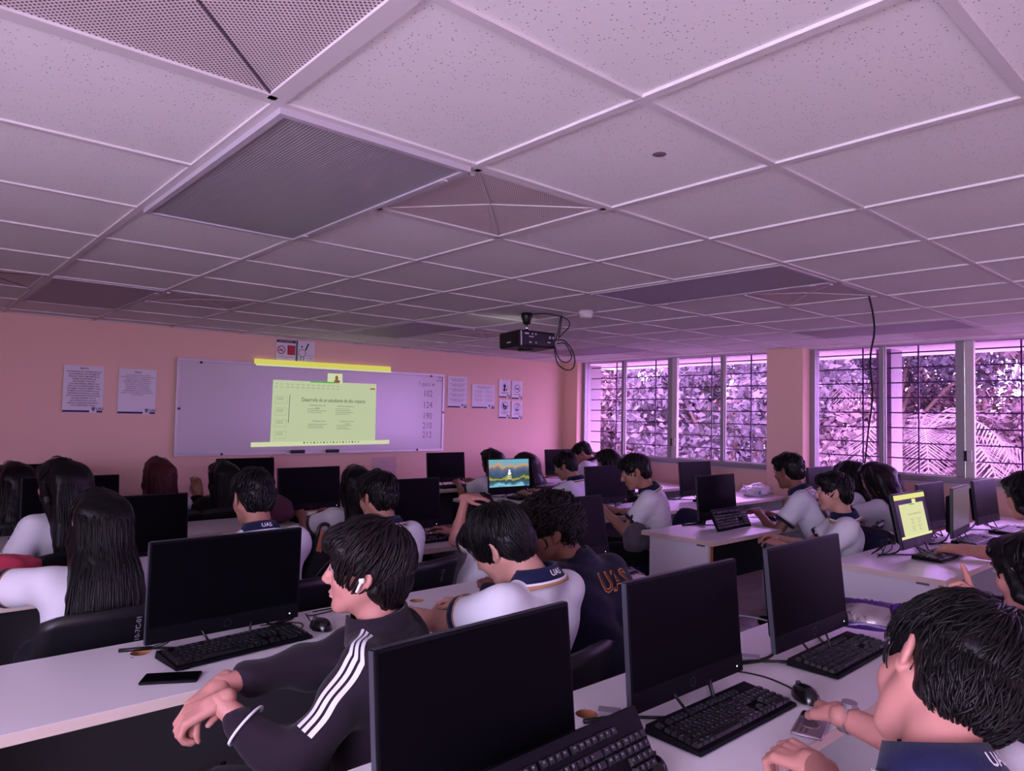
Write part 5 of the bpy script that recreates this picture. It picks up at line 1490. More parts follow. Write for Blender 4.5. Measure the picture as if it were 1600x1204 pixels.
def hair_short(c, R, vox, s, rng, fluff=0.0, locks=200, length=0.06, nape=-0.05, fringe=0.02, wid=0.006, curl=False, sweep=0.0):
    """cap of hair with real locks; returns mesh parts in world space"""
    g = lambda p: np.array(c) + R @ (np.array(p, float) * s)
    pts = [g((a, b_, q)) for a in (-0.14, 0.14) for b_ in (-0.16, 0.15) for q in (-0.14, 0.18)]
    F_ = Field(np.min(pts, 0), np.max(pts, 0), vox)
    fl = fluff
    F_.ell(g((0, -0.018, 0.034)), np.array((0.083 + fl, 0.104 + fl, 0.094 + fl)) * s, R, 0.01)
    F_.ell(g((0, -0.055, -0.01)), np.array((0.074 + fl * 0.8, 0.062 + fl, 0.062 - nape * 0.4)) * s, R, 0.02)
    F_.ell(g((0, 0.045, 0.075)), np.array((0.066 + fl * 0.6, 0.055 + fl, 0.042 + fl * 0.6)) * s, R, 0.02)
    # clear the face, the ears and the neck
    F_.ell(g((0, 0.115, -0.055)), np.array((0.075, 0.085, 0.095 - fringe)) * s, R, 0.01, True)
    F_.ell(g((0, 0.05, -0.10)), np.array((0.10, 0.085, 0.09)) * s, R, 0.01, True)
    for q in (-1, 1):
        F_.ell(g((q * (0.097 + fl), -0.004, -0.03)), np.array((0.034 + fl, 0.034, 0.045)) * s, R, 0.008, True)
        F_.ell(g((q * (0.08 + fl), 0.035, -0.055)), np.array((0.05 + fl, 0.05, 0.06)) * s, R, 0.008, True)
    F_.cut(g((0, -0.06, nape - 0.025)), R @ np.array([0, 0.2, -1.0]))
    F_.wrinkle(0.0022 + fl * 0.06, 70 if not curl else 110, int(rng.integers(99)))
    parts = [F_.mesh()]
    # locks flowing from the crown over the cap, and down the back of the head
    nseg = 6
    tt = np.linspace(0, 1, nseg)
    def rodr(v, k, a):
        ca, sa = np.cos(a)[..., None], np.sin(a)[..., None]
        return v * ca + np.cross(k, v) * sa + k * (k * v).sum(-1, keepdims=True) * (1 - ca)
    for fam, (ctr, rad, crown, nl) in enumerate(((np.array([0, -0.018, 0.034]), np.array([0.083 + fl, 0.104 + fl, 0.094 + fl]), np.array([0.1, -0.45, 0.88]), locks),
                                                 (np.array([0, -0.055, -0.01]), np.array([0.074 + fl * 0.8, 0.062 + fl, 0.062 - nape * 0.4]), np.array([0, 0.1, 1.0]), int(locks * 0.6)),
                                                 (np.array([0, 0.045, 0.075]), np.array([0.066 + fl * 0.6, 0.055 + fl, 0.042 + fl * 0.6]), np.array([0.25, -0.75, 0.6]), int(locks * 0.35)))):
        crown = crown / np.linalg.norm(crown)
        d = rng.normal(size=(nl * 6, 3)); d /= np.linalg.norm(d, axis=1)[:, None]
        if fam == 1: d = d[d[:, 1] < 0.1]
        if fam == 2: d = d[(d[:, 1] > -0.3) & (d[:, 2] > -0.1)]
        ax_ = np.cross(crown, d); nrm = np.linalg.norm(ax_, axis=1); ok = nrm > 0.03
        d, ax_ = d[ok], ax_[ok] / nrm[ok][:, None]
        ang = length / 0.09 * rng.uniform(0.6, 1.25, len(d))
        sw = rng.normal(0, 0.14, len(d)) + sweep
        P = np.stack([rodr(d, ax_, ang * t) for t in tt], 1)
        P = P + ax_[:, None] * (sw[:, None] * tt[None, :] ** 1.5)[..., None]
        P /= np.linalg.norm(P, axis=2, keepdims=True)
        lift = (1.025 if fam == 0 else 1.0) + (0.015 + rng.uniform(0, 0.05 + fl * 1.5, len(d)))[:, None] * np.sin(tt * 2.6)[None, :]
        out = P.copy()
        P = ctr + P * rad * lift[..., None]
        if curl:
            ph = rng.uniform(0, 6.28, len(d))
            P = P + (ax_[:, None] * np.cos(ph[:, None] + tt * 9)[..., None] + out * (0.6 + np.sin(ph[:, None] + tt * 9))[..., None]) * 0.010
        e = P[:, -1]; r0 = P[:, 0]
        bad = ((e[:, 1] > 0.062) & (e[:, 2] < 0.045 - fringe)) | (e[:, 2] < nape - 0.05) | ((np.abs(e[:, 0]) > 0.05) & (e[:, 2] < 0.005) & (e[:, 1] > -0.035)) | (r0[:, 2] < nape + 0.0) | ((r0[:, 1] > 0.06) & (r0[:, 2] < 0.06) & (fam != 2)) | ((np.abs(r0[:, 0]) > 0.05) & (r0[:, 2] < 0.0) & (r0[:, 1] > -0.03))
        P, out = P[~bad][:nl], out[~bad][:nl]
        W = wid * rng.uniform(0.5, 1.2, len(P))[:, None] * (np.sin(np.linspace(0.35, 3.05, nseg)) ** 0.7)[None, :]
        if len(P):
            v, f = strands(P, W, out, 0.45)
            parts.append((np.array(c) + (v * s) @ R.T, f))
    return parts

def hair_long(c, R, vox, s, rng, neck, tdir, bfwd, bright, length=0.42, locks=190, width=0.105, wid=0.0075, over=0.0):
    """cap of hair plus a curtain lying on the back"""
    parts = hair_short(c, R, vox, s, rng, 0.004, max(50, locks // 4), 0.07, -0.11, 0.0, wid)
    g = lambda p: np.array(c) + R @ (np.array(p, float) * s)
    # centre line: back of head -> nape -> down the back
    p0, p1 = g((0, -0.05, 0.085)), g((0, -0.118, 0.02))
    p2 = g((0, -0.115, -0.075)) * 0.6 + (np.array(neck) - bfwd * 0.085) * 0.4
    down = -np.array(tdir) * 0.6 + np.array([0, 0, -1.0]) * 0.4; down /= np.linalg.norm(down)
    p3 = np.array(neck) - bfwd * 0.115 + down * 0.06
    p4 = p3 + down * (length * 0.5) - bfwd * 0.03
    p5 = p3 + down * length - bfwd * 0.035
    CL = np.array(spline([p0, p1, p2, p3, p4, p5], 4))
    n = len(CL)
    ww = np.interp(np.linspace(0, 1, n), [0, 0.2, 0.45, 0.7, 1.0], [0.03, 0.082, 0.088, width, width * 0.8])
    lo, hi = CL.min(0) - 0.17, CL.max(0) + 0.17
    F_ = Field(lo, hi, vox * 1.3)
    hr = R[:, 0]
    rt = np.array([(1 - t) * hr + t * np.array(bright) for t in np.clip(np.linspace(-0.3, 1.2, n), 0, 1)])
    for i in range(int((n - 1) * 0.88)):
        for u in (-1, -0.5, 0, 0.5, 1):
            bow = 0.022 * (1 - u * u)
            a = CL[i] + rt[i] * ww[i] * u * 0.78 - bfwd * bow; b_ = CL[i + 1] + rt[i + 1] * ww[i + 1] * u * 0.78 - bfwd * bow
            th = 0.030 if i < n * 0.6 else 0.024
            F_.cone(a, b_, th, th, 0.02)
    # side falls in front of the ears
    for q in (-1, 1):
        F_.cone(g((q * 0.07, 0.005, 0.04)), g((q * 0.083, -0.03, -0.07)), 0.022, 0.024, 0.02)
        F_.cone(g((q * 0.083, -0.03, -0.07)), CL[int(n * 0.62)] + rt[int(n * 0.62)] * ww[int(n * 0.62)] * q * 0.8, 0.024, 0.026, 0.02)
    F_.wrinkle(0.002, 60, int(rng.integers(99)))
    parts.append(F_.mesh())
    # locks
    m = locks
    u = rng.uniform(-1.05, 1.05, m); t0 = rng.uniform(0, 0.3, m); t1 = rng.uniform(0.8, 1.1, m)
    nseg = 11
    tt = t0[:, None] + (t1 - t0)[:, None] * np.linspace(0, 1, nseg)[None, :]
    ti = np.clip(tt, 0, 1) * (n - 1); i0 = np.clip(ti.astype(int), 0, n - 2); fr = (ti - i0)[..., None]
    ctr = CL[i0] * (1 - fr) + CL[i0 + 1] * fr
    r_ = rt[i0] * (1 - fr) + rt[i0 + 1] * fr
    wv = ww[i0] * (1 - fr[..., 0]) + ww[i0 + 1] * fr[..., 0]
    ext = np.maximum(tt - 1, 0)[..., None] * down * length * 1.2
    wob = 0.006 * np.sin(tt * rng.uniform(8, 16, m)[:, None] + rng.uniform(0, 6, m)[:, None])
    lift = 0.028 + 0.024 * (1 - u * u) + rng.uniform(-0.004, 0.008, m)
    P = ctr + r_ * (wv * u[:, None] * 0.98 + wob)[..., None] - bfwd * lift[:, None, None] + ext
    out = np.broadcast_to(-np.array(bfwd), P.shape)
    W = wid * rng.uniform(0.5, 1.2, m)[:, None] * (np.sin(np.linspace(0.3, 3.08, nseg)) ** 0.6)[None, :]
    parts.append(strands(P, W, out, 0.5))
    return parts

m_hairb = mat_hair('black hair', (14, 11, 14)); m_hairn = mat_hair('dark brown hair', (22, 15, 18)); m_hairr = mat_hair('reddish brown hair', (66, 26, 28))
m_eye = mat('eye white', (160, 150, 154), 0.25); m_iris = mat('dark iris', (26, 18, 16), 0.15)
def mat_skin(name, rgb): return mat(name, rgb, 0.5, spec=0.35, var=0.07, vscale=14, bump=0.04, bscale=220)
SK = [mat_skin('light skin', (186, 138, 124)), mat_skin('tan skin', (160, 114, 98)), mat_skin('brown skin', (128, 84, 72)), mat_skin('rosy skin', (192, 134, 124))]
m_shirt = mat_cloth('white polo cloth', (224, 224, 234)); m_trk = mat_cloth('navy trousers', (28, 28, 44)); m_trk2 = mat_cloth('black trousers', (20, 20, 24))
m_collar = mat_cloth('navy collar knit', (26, 28, 62), bump=0.15, bscale=120); m_tan = mat_cloth('tan stripe', (176, 128, 96)); m_wstripe = mat_cloth('white stripe', (222, 222, 232))
m_jack = mat_cloth('dark track jacket', (38, 28, 40)); m_jack2 = mat_cloth('navy team jacket', (30, 28, 50)); m_jack3 = mat_cloth('black hoodie', (22, 20, 24))
m_shoe = mat('black shoe', (24, 22, 24), 0.5)

def collar_mesh(nk, axis, fwd, r0=0.062, r1=0.086, h=0.046, th=0.007, n=30, gap=0.35, off=0.0, top=None):
    """band round the neck, open at the front"""
    axis = np.array(axis, float); axis /= np.linalg.norm(axis)
    f = np.array(fwd, float) - axis * (np.array(fwd) @ axis); f /= np.linalg.norm(f); r = np.cross(f, axis)
    V = []; F_ = []
    for i in range(n + 1):
        a = gap + (2 * math.pi - 2 * gap) * i / n
        d = f * math.cos(a) + r * math.sin(a)
        back = 0.5 - 0.5 * math.cos(a)
        for (rr, zz) in ((r0, h), (r0 + th, h + 0.002), (r1 + th, 0.0 - 0.012 * (1 - back)), (r1, 0.0 - 0.012 * (1 - back))):
            V.append(np.array(nk) + d * (rr + off) + axis * zz)
    for i in range(n):
        for k in range(4):
            a = i * 4 + k; b_ = i * 4 + (k + 1) % 4
            F_.append((a, b_, b_ + 4, a + 4))
    return np.array(V), np.array(F_), f, r, axis

def band(a, b_, r, h, n=22, th=0.004):
    """ring round the limb axis a->b, centred on b, of height h"""
    a, b_ = np.array(a, float), np.array(b_, float); t = b_ - a; t /= np.linalg.norm(t)
    u = np.cross(t, [0.3, 0.2, 0.9]); u /= np.linalg.norm(u); w_ = np.cross(t, u)
    V, F_ = [], []
    for i in range(n):
        q = 2 * math.pi * i / n; d = u * math.cos(q) + w_ * math.sin(q)
        for rr, zz in ((r, -h / 2), (r + th, -h / 2), (r + th, h / 2), (r, h / 2)): V.append(b_ + d * rr + t * zz)
    for i in range(n):
        j = (i + 1) % n
        for k in range(4): F_.append((i * 4 + k, j * 4 + k, j * 4 + (k + 1) % 4, i * 4 + (k + 1) % 4))
    return np.array(V), np.array(F_)

PN = [0]
def person(label, head, yaw=0.0, pitch=15, roll=0, body=None, hair='short', hm=None, skin=0, top='polo', lean=None, hands=None, vox=0.015, hv=0.0098,
           scale=0.97, lenh=0.42, pelvis=None, chair_label=None, uas=False, trousers=None, chair_yaw=None, hint=None, fing=(0.5, 0.5), hair_kw=None, chair_code=None, group='people seated at the desks', backs=(None, None), point=(False, False), hdirs=(None, None), chair_back=0.06, topmat=None, seat=True, hand_vox=0.0082):
    """a seated student.  head: centre of the head; yaw/pitch/roll of the head and body yaw in degrees"""
    rng = np.random.default_rng(1000 + PN[0]); PN[0] += 1
    s = scale
    H = np.array(head, float)
    by = math.radians(yaw if body is None else body)
    R = rotm(math.radians(yaw), math.radians(pitch), math.radians(roll))
    bf = np.array([-math.sin(by), math.cos(by), 0.0]); br = np.array([math.cos(by), math.sin(by), 0.0]); up = np.array([0, 0, 1.0])
    nk = H + R @ np.array([0, -0.045, -0.155]) * s                     # base of the neck
    L_ = 0.47 * s
    pz = 0.52
    if pelvis is None:
        cz = np.clip((nk[2] - pz) / L_, 0.3, 0.995)
        if (nk[2] - pz) / L_ > 0.995: pz = nk[2] - L_ * 0.99
        hz = L_ * math.sqrt(1 - cz * cz)
        ld = bf if lean is None else np.array([-math.sin(math.radians(lean)), math.cos(math.radians(lean)), 0])
        pel = nk - up * (cz * L_) - ld * hz
    else: pel = np.array(pelvis, float)
    ax_ = nk - pel; ax_ /= np.linalg.norm(ax_)
    bfw = bf - ax_ * (bf @ ax_); bfw /= np.linalg.norm(bfw)               # chest normal
    base = np.array([pel[0], pel[1], 0.0])
    root = tag(empty('person', tuple(base)), label, 'person', group)
    def put(nm, vf, m, parent=root, smooth=True):
        v, f = vf
        return obj(nm, np_mesh(nm, np.asarray(v) - base, f, smooth), m, parent)
    sh = [nk - ax_ * 0.062 * s + br * q * 0.158 * s - bfw * 0.01 for q in (-1, 1)]
    # arms
    wr, el = [], []
    hands = hands or (None, None)
    for q, k in ((-1, 0), (1, 1)):
        t = hands[k]
        if t is None: t = pel + bf * 0.40 + br * q * 0.13; t[2] = 0.79
        ht = (-up * 0.7 + br * q * 0.55 - bf * 0.15) if hint is None or hint[k] is None else np.array(hint[k], float)
        e, w_ = ik(sh[k], t, 0.275 * s, 0.245 * s, ht)
        el.append(e); wr.append(w_)
    # head and body in one skin mesh
    parts = [head_mesh(H, R, hv, s, nk - ax_ * 0.02)]
    alls = np.array(sh + el + wr + [nk, pel])
    F_ = Field(alls.min(0) - 0.16, alls.max(0) + 0.16, vox)
    F_.cone(nk + (H - nk) * 0.25, nk - ax_ * 0.05, 0.046, 0.05, 0.03)
    for k in (0, 1):
        q = (-1, 1)[k]
        F_.cone(nk - ax_ * 0.05, sh[k], 0.05 * s, 0.05 * s, 0.04)
        F_.cone(nk - ax_ * 0.14 + br * q * 0.06, pel + br * q * 0.055, 0.075 * s, 0.08 * s, 0.05)
        F_.cone(sh[k], el[k], 0.047 * s, 0.036 * s, 0.02); F_.cone(el[k], wr[k], 0.037 * s, 0.0255 * s, 0.015)
        m_ = el[k] * 0.68 + wr[k] * 0.32
        F_.cone(el[k], m_, 0.038 * s, 0.036 * s, 0.015)
    parts.append(F_.mesh())
    for k in (0, 1):
        d = wr[k] - el[k]; d /= np.linalg.norm(d)
        if hdirs[k] is not None: d = np.array(hdirs[k], float); d /= np.linalg.norm(d)
        bk = up * 0.9 + br * (-1, 1)[k] * 0.25 if backs[k] is None else np.array(backs[k], float)
        parts.append(hand_mesh(wr[k], d, bk, (1, -1)[k], hand_vox, fing[k], s, point[k]))
    put('body', join(parts), SK[skin])
    for q in (-1, 1):
        c = H + R @ np.array([q * 0.031, 0.079, 0.009]) * s
        bm = bmesh.new(); bmesh.ops.create_uvsphere(bm, u_segments=12, v_segments=8, radius=0.0125 * s)
        me = bpy.data.meshes.new('eye'); bm.to_mesh(me); bm.free()
        for p_ in me.polygons: p_.use_smooth = True
        e = obj('eye', me, m_eye, root, tuple(c - base))
        bm = bmesh.new(); bmesh.ops.create_uvsphere(bm, u_segments=10, v_segments=6, radius=0.0062 * s)
        me = bpy.data.meshes.new('iris'); bm.to_mesh(me); bm.free()
        obj('iris', me, m_iris, e, tuple(R @ np.array([0, 0.0082, -0.002]) * s))
        P = [H + R @ np.array([q * (0.016 + 0.034 * t), 0.091 - 0.012 * t * t, 0.031 + 0.006 * math.sin(3 * t)]) * s - base for t in np.linspace(0, 1, 5)]
        MB().tube([tuple(p_) for p_ in P], [0.003, 0.0042, 0.004, 0.003, 0.0015], 6).build('eyebrow', hm or m_hairb, root, True)
    # top
    F_ = Field(alls.min(0) - 0.2, alls.max(0) + 0.2, vox)
    jac = top != 'polo'
    ex = 0.012 if jac else 0.0
    F_.cone(nk - ax_ * 0.035 - bfw * 0.012, nk - ax_ * 0.14 - bfw * 0.02, 0.072 * s + ex, 0.09 * s, 0.04)
    for k in (0, 1):
        q = (-1, 1)[k]
        F_.cone(nk - ax_ * 0.045 + br * q * 0.035, sh[k] - ax_ * 0.01, 0.052 * s + ex, 0.060 * s + ex, 0.05)
        F_.cone(nk - ax_ * 0.15 + br * q * 0.075 * s, pel + ax_ * 0.08 + br * q * 0.072 * s, 0.096 * s + ex, 0.098 * s + ex, 0.06)
        F_.cone(nk - ax_ * 0.12 + br * q * 0.10 * s - bfw * 0.03, nk - ax_ * 0.26 + br * q * 0.07 * s - bfw * 0.03, 0.075 * s + ex, 0.08 * s, 0.05)
        F_.cone(pel + ax_ * 0.10 + br * q * 0.07 * s, pel - ax_ * 0.02 + br * q * 0.075 * s, 0.10 * s + ex, 0.108 * s + ex, 0.05)
        if not jac:
            e = sh[k] + (el[k] - sh[k]) * 0.66
            F_.cone(sh[k], e + (el[k] - sh[k]) * 0.2, 0.064 * s, 0.070 * s, 0.035)
            d = el[k] - sh[k]; d /= np.linalg.norm(d)
        else:
            F_.cone(sh[k], el[k], 0.064 * s, 0.060 * s, 0.035)
            w2_ = el[k] + (wr[k] - el[k]) * (0.92 if jac else 0.9) * (0.72 if top == 'track' else 1.0)
            F_.cone(el[k], w2_, 0.058 * s, 0.044 * s, 0.02)
    F_.wrinkle(0.0036 if not jac else 0.0055, 24 if not jac else 38, int(rng.integers(999)))
    if not jac:
        D0 = F_.D
        for k in (0, 1):      # cut the sleeves square
            d = el[k] - sh[k]; d /= np.linalg.norm(d); e = sh[k] + (el[k] - sh[k]) * 0.66
            lim = np.array(e); r = F_._sl(lim - 0.13 - np.abs(d) * 0.03, lim + 0.13 + np.abs(d) * 0.06)
            if r is None: continue
            sl, P = r
            gpl = (P - e.astype(np.float32)) @ d.astype(np.float32)
            rad = np.linalg.norm((P - e.astype(np.float32)) - gpl[..., None] * d.astype(np.float32), axis=-1)
            m_ = rad < 0.10
            F_.D[sl] = np.where(m_, np.maximum(F_.D[sl], gpl), F_.D[sl])
    F_.ell(nk + ax_ * 0.058 + bfw * 0.03, (0.058, 0.058, 0.05), None, 0.008, True)
    tm_ = topmat or {'polo': m_shirt, 'track': m_jack, 'jacket': m_jack2, 'hoodie': m_jack3}[top]
    tmesh = F_.mesh()
    tp = put('shirt' if not jac else 'jacket', tmesh, tm_)
    nd = (H - nk); nd /= np.linalg.norm(nd)
    if not jac:
        for k in (0, 1):
            e = sh[k] + (el[k] - sh[k]) * 0.635
            put('sleeve_band', band(sh[k], e, 0.0685 * s, 0.022), m_collar, tp); put('sleeve_stripe', band(sh[k], e - (el[k] - sh[k]) * 0.065, 0.069 * s, 0.004), m_tan, tp)
        cn = nk - ax_ * 0.010 - bfw * 0.004
        axn = nd * 0.35 + ax_ * 0.65
        v, f, cf, cr, ca = collar_mesh(cn, axn, bf)
        cl = put('collar', (v, f), m_collar, tp)
        v, f, *_ = collar_mesh(cn - ca * 0.001, axn, bf, r0=0.0815, r1=0.0850, h=0.008, off=0.0035)
        put('collar_stripe', (v, f), m_wstripe, cl)
        v, f, *_ = collar_mesh(cn - ca * 0.006, axn, bf, r0=0.0868, r1=0.0895, h=0.007, off=0.003)
        put('collar_edge', (v, f), m_tan, cl)
        if uas:
            tv, tf = text_geo('UAS', 0.024, 'CENTER', 0.02)
            b_ = MB(); P = []
            for p_ in tv:
                a = math.pi + p_[0] / 0.078; zz = 0.027 + p_[1]
                rr = 0.062 + (0.086 - 0.062) * (1 - zz / 0.046) + 0.0095
                P.append(cn + (cf * math.cos(a) - cr * math.sin(a)) * rr + ca * zz - base)
            b_.add(P, tf); b_.build('collar_lettering', m_wstripe, cl)
    else:
        v, f, *_ = collar_mesh(nk - ax_ * 0.02, nd * 0.5 + ax_ * 0.5, bf, r0=0.073, r1=0.088, h=0.062 if top == 'track' else 0.05, th=0.009, gap=0.25)
        put('collar', (v, f), tm_, tp)
    # legs
    fw = bf
    hips = [pel + br * q * 0.085 * s - up * 0.0 for q in (-1, 1)]
    for k in (0, 1): hips[k][2] = max(0.50, pel[2] - 0.0)
    knees = [h + fw * 0.40 * s + br * q * 0.05 for h, q in zip(hips, (-1, 1))]
    for kk in knees: kk[2] = 0.51
    ank = [kk + fw * (-0.06) + br * q * 0.0 for kk, q in zip(knees, (-1, 1))]
    for a in ank: a[2] = 0.09
    al = np.array(hips + knees + ank)
    F_ = Field(al.min(0) - 0.16, al.max(0) + 0.16, max(vox * 1.25, 0.02))
    F_.cone(hips[0], hips[1], 0.105, 0.105, 0.04)
    for k in (0, 1):
        F_.cone(hips[k], knees[k], 0.085 * s, 0.062 * s, 0.03); F_.cone(knees[k], ank[k], 0.062 * s, 0.05 * s, 0.02)
    F_.cut((0, 0, 0.05), (0, 0, -1)); F_.wrinkle(0.003, 26, 5)
    put('trousers', F_.mesh(), trousers or m_trk)
    for k in (0, 1):
        p = ank[k].copy()
        b_ = Field(p - np.array([0.2, 0.2, 0.1]), p + np.array([0.2, 0.2, 0.06]), 0.017)
        p[2] = 0.045
        b_.cone(p - fw * 0.03, p + fw * 0.13, 0.045, 0.038, 0.02); b_.cut((0, 0, 0.0), (0, 0, -1))
        put('shoe', b_.mesh(), m_shoe)
    # hair
    kw = dict(hair_kw or {})
    hmat = hm or m_hairb
    if hair == 'long': hp = hair_long(H, R, hv, s, rng, nk, ax_, bfw, br, lenh, **kw)
    else: hp = hair_short(H, R, hv, s, rng, **kw)
    put('hair', join(hp), hmat)
    if chair_label:
        cyw = by if chair_yaw is None else math.radians(chair_yaw)
        cf = np.array([-math.sin(cyw), math.cos(cyw)])
        chair(pel[0] - cf[0] * (-0.02), pel[1] - cf[1] * (-0.02), cyw, chair_label, chair_code)
    return dict(root=root, base=base, nk=nk, pel=pel, ax=ax_, bf=bf, bfw=bfw, br=br, sh=sh, el=el, wr=wr, R=R, H=H, put=put, top=tp, s=s, tmesh=tmesh)

from mathutils.bvhtree import BVHTree
def decal(P_, pts, faces, inward, name, m, lift=0.002):
    """lay flat print onto the garment: pts (n, 3) in world space are dropped along inward onto the cloth"""
    V, F_ = P_['tmesh']
    t = BVHTree.FromPolygons([Vector(p) for p in V], [tuple(f) for f in F_])
    out = []
    for p in pts:
        iw = Vector(inward(p) if callable(inward) else inward).normalized()
        h = t.ray_cast(Vector(p) - iw * 0.15, iw, 0.4)
        q = h[0] - iw * lift if h[0] is not None else Vector(p)
        out.append(tuple(q - Vector(P_['base'])))
    b_ = MB(); b_.add(out, faces)
    return b_.build(name, m, P_['top'])
# ------------------------------------------------------------------ the students
A_ = dict
# left block, third row
person('person in white polo at left, back turned, left arm stretched out', (0.632, 3.08, 1.06), 0, 12, 0, 0, 'long', m_hairb, 1, hands=((0.20, 3.42, 0.86), (0.80, 3.52, 0.79)), pelvis=(0.62, 2.98, 0.52), vox=0.010, hv=0.007, lenh=0.46, chair_label='black chair of the person stretching an arm at left', chair_code='10-7C-01', hair_kw=A_(locks=800, width=0.125, wid=0.005))
person('person in white polo with lettered collar seen above the left monitor', (1.243, 3.12, 1.114), 4, 14, 0, 0, 'short', m_hairb, 1, pelvis=(1.25, 3.0, 0.52), vox=0.010, hv=0.007, uas=True, chair_label='chair of the person behind the left monitor', hair_kw=A_(locks=220, length=0.05), scale=1.0)
person('person in white polo seated upright just beyond the earbud wearer', (1.875, 3.12, 1.079), 12, 12, 0, 8, 'short', m_hairb, 1, pelvis=(1.90, 3.0, 0.52), vox=0.010, hv=0.007, chair_label='chair of the person just beyond the earbud wearer', chair_code='SC-12', hair_kw=A_(locks=240, length=0.06, fluff=0.004))
person('person in white polo slumped on third desk, hand on head', (2.55, 3.12, 0.92), 20, 55, 10, 25, 'short', m_hairb, 3, pelvis=(2.36, 2.92, 0.52), hands=((2.47, 3.16, 1.03), (2.62, 3.45, 0.78)), hint=((-0.1, 1.0, -0.4), None), hdirs=((0.5, -0.6, 0.1), None), chair_label='chair of the slumped person in third row', hair_kw=A_(locks=200), fing=(0.35, 0.4))
# left block, fourth and fifth row
person('person in white polo at far left, holding a phone', (0.67, 4.15, 1.114), 25, 12, 0, 20, 'long', m_hairb, 1, pelvis=(0.66, 4.2, 0.52), hands=((0.36, 4.0, 0.90), (0.80, 4.6, 0.79)), lenh=0.36, chair_label='chair of the person holding a phone at far left')
person('person in white shirt partly hidden at far left, front row', (0.62, 5.3, 1.03), 10, 10, 0, 0, 'long', m_hairb, 1, pelvis=(0.60, 5.37, 0.52), lenh=0.3, chair_label='chair of the partly hidden person at far left')
person('person seated in front row below left end of the whiteboard', (1.467, 5.4, 1.03), 0, 8, 0, 0, 'long', m_hairr, 1, pelvis=(1.47, 5.37, 0.52), lenh=0.4, chair_label='chair of the person below left end of the whiteboard', hair_kw=A_(width=0.12))
person('person in black hoodie raising one hand', (1.893, 5.35, 1.0), 5, 8, 0, 0, 'long', m_hairb, 1, 'hoodie', pelvis=(1.9, 5.37, 0.5), hands=((1.77, 5.42, 0.86), None), lenh=0.4, hint=((-0.6, 0.2, -0.8), None), hdirs=((-0.25, 0.1, 1.0), None), backs=((0.2, 1, 0.2), None), fing=(0.25, 0.4), chair_label='chair of the person in black hoodie')
person('person in white polo leaning right, below the board erasers', (2.349, 4.2, 1.02), -8, 14, 8, 0, 'long', m_hairb, 1, pelvis=(2.30, 4.2, 0.52), lenh=0.42, chair_label='chair of the person below the erasers')
# second row: three people near the camera
p9 = person('person with white earbud and dark striped track jacket looking left', (0.991, 1.70, 1.073), 54, 0, 0, 44, 'short', m_hairn, 3, 'track', pelvis=(1.06, 1.69, 0.52), chair_yaw=12, hands=((0.63, 1.74, 0.80), (0.66, 1.82, 0.81)), vox=0.008, hv=0.0058, hand_vox=0.0045, hint=((0.1, -0.5, -0.8), (0.3, 0.5, -0.5)), fing=(0.75, 0.6), hdirs=((-0.8, 0.35, -0.35), (-0.75, -0.35, -0.3)),
            chair_label='chair under the person with earbud', hair_kw=A_(fluff=0.014, locks=900, length=0.08, nape=-0.095, fringe=0.0, wid=0.0045))
p10 = person('person in white polo with navy lettered collar bending down, centre', (1.484, 1.72, 1.084), 20, 36, -10, 8, 'short', m_hairb, 0, pelvis=(1.50, 1.69, 0.52), vox=0.008, hv=0.0056, uas=True, hands=((1.40, 2.12, 0.79), (1.66, 2.14, 0.79)), chair_label='navy backed chair of the person bending down in white polo', hair_kw=A_(fluff=0.005, locks=800, length=0.09, nape=-0.06, fringe=0.02, wid=0.004))
p11 = person('person in navy jacket with orange lettering on the back', (1.915, 1.93, 1.06), 54, 22, 0, 2, 'short', m_hairn, 2, 'jacket', pelvis=(2.08, 1.70, 0.52), vox=0.008, hv=0.0056, hands=((1.85, 2.2, 0.79), (2.15, 2.2, 0.79)), chair_yaw=10, chair_label='navy backed chair of the person in navy jacket', hair_kw=A_(fluff=0.012, locks=700, length=0.05, nape=-0.035, fringe=0.02, wid=0.005, curl=True))
# right block
person('person in white polo, left of the pair behind the lock screen', (4.62, 5.52, 1.035), 0, 6, 0, 0, 'long', m_hairb, 1, pelvis=(4.62, 5.48, 0.52), lenh=0.45, chair_label='chair of the left person of the pair behind lock screen')
person('person in dark sweater, right of the pair behind lock screen', (5.09, 5.52, 0.99), 5, 10, -6, 6, 'long', m_hairn, 1, pelvis=(5.10, 5.48, 0.5), lenh=0.5, top='hoodie', topmat=mat_cloth('dark brown sweater', (44, 30, 36)), chair_label='chair of the right person of the pair behind lock screen', hair_kw=A_(width=0.13))
person('person in white polo right of the lock screen, looking down', (4.60, 4.45, 1.055), 28, 24, 0, 15, 'short', m_hairb, 1, pelvis=(4.63, 4.38, 0.52), chair_label='chair of the person right of the lock screen')
person('person in the far corner by window reading a lit phone', (6.18, 5.7, 1.08), 40, 36, 0, 0, 'short', m_hairb, 1, pelvis=(6.25, 5.5, 0.5), hands=((6.24, 5.82, 0.92), (6.40, 5.80, 0.92)), chair_label='chair of the person reading a phone')
person('person half hidden behind a monitor near the far window', (5.36, 4.62, 1.06), 5, 12, 0, 0, 'long', m_hairn, 1, pelvis=(5.36, 4.4, 0.5), lenh=0.34, chair_label='chair of the person half hidden near far window')
person('person in white polo typing at right, grey bag on lap', (4.17, 3.32, 1.10), 44, 22, 0, 30, 'short', m_hairb, 1, pelvis=(4.36, 3.22, 0.52), hands=((4.05, 3.50, 0.80), (4.22, 3.66, 0.80)), trousers=m_trk2, hint=((-0.2, -0.6, -0.7), None), chair_label='black chair of the typing person', chair_yaw=60, hv=0.007, vox=0.010, scale=1.02)
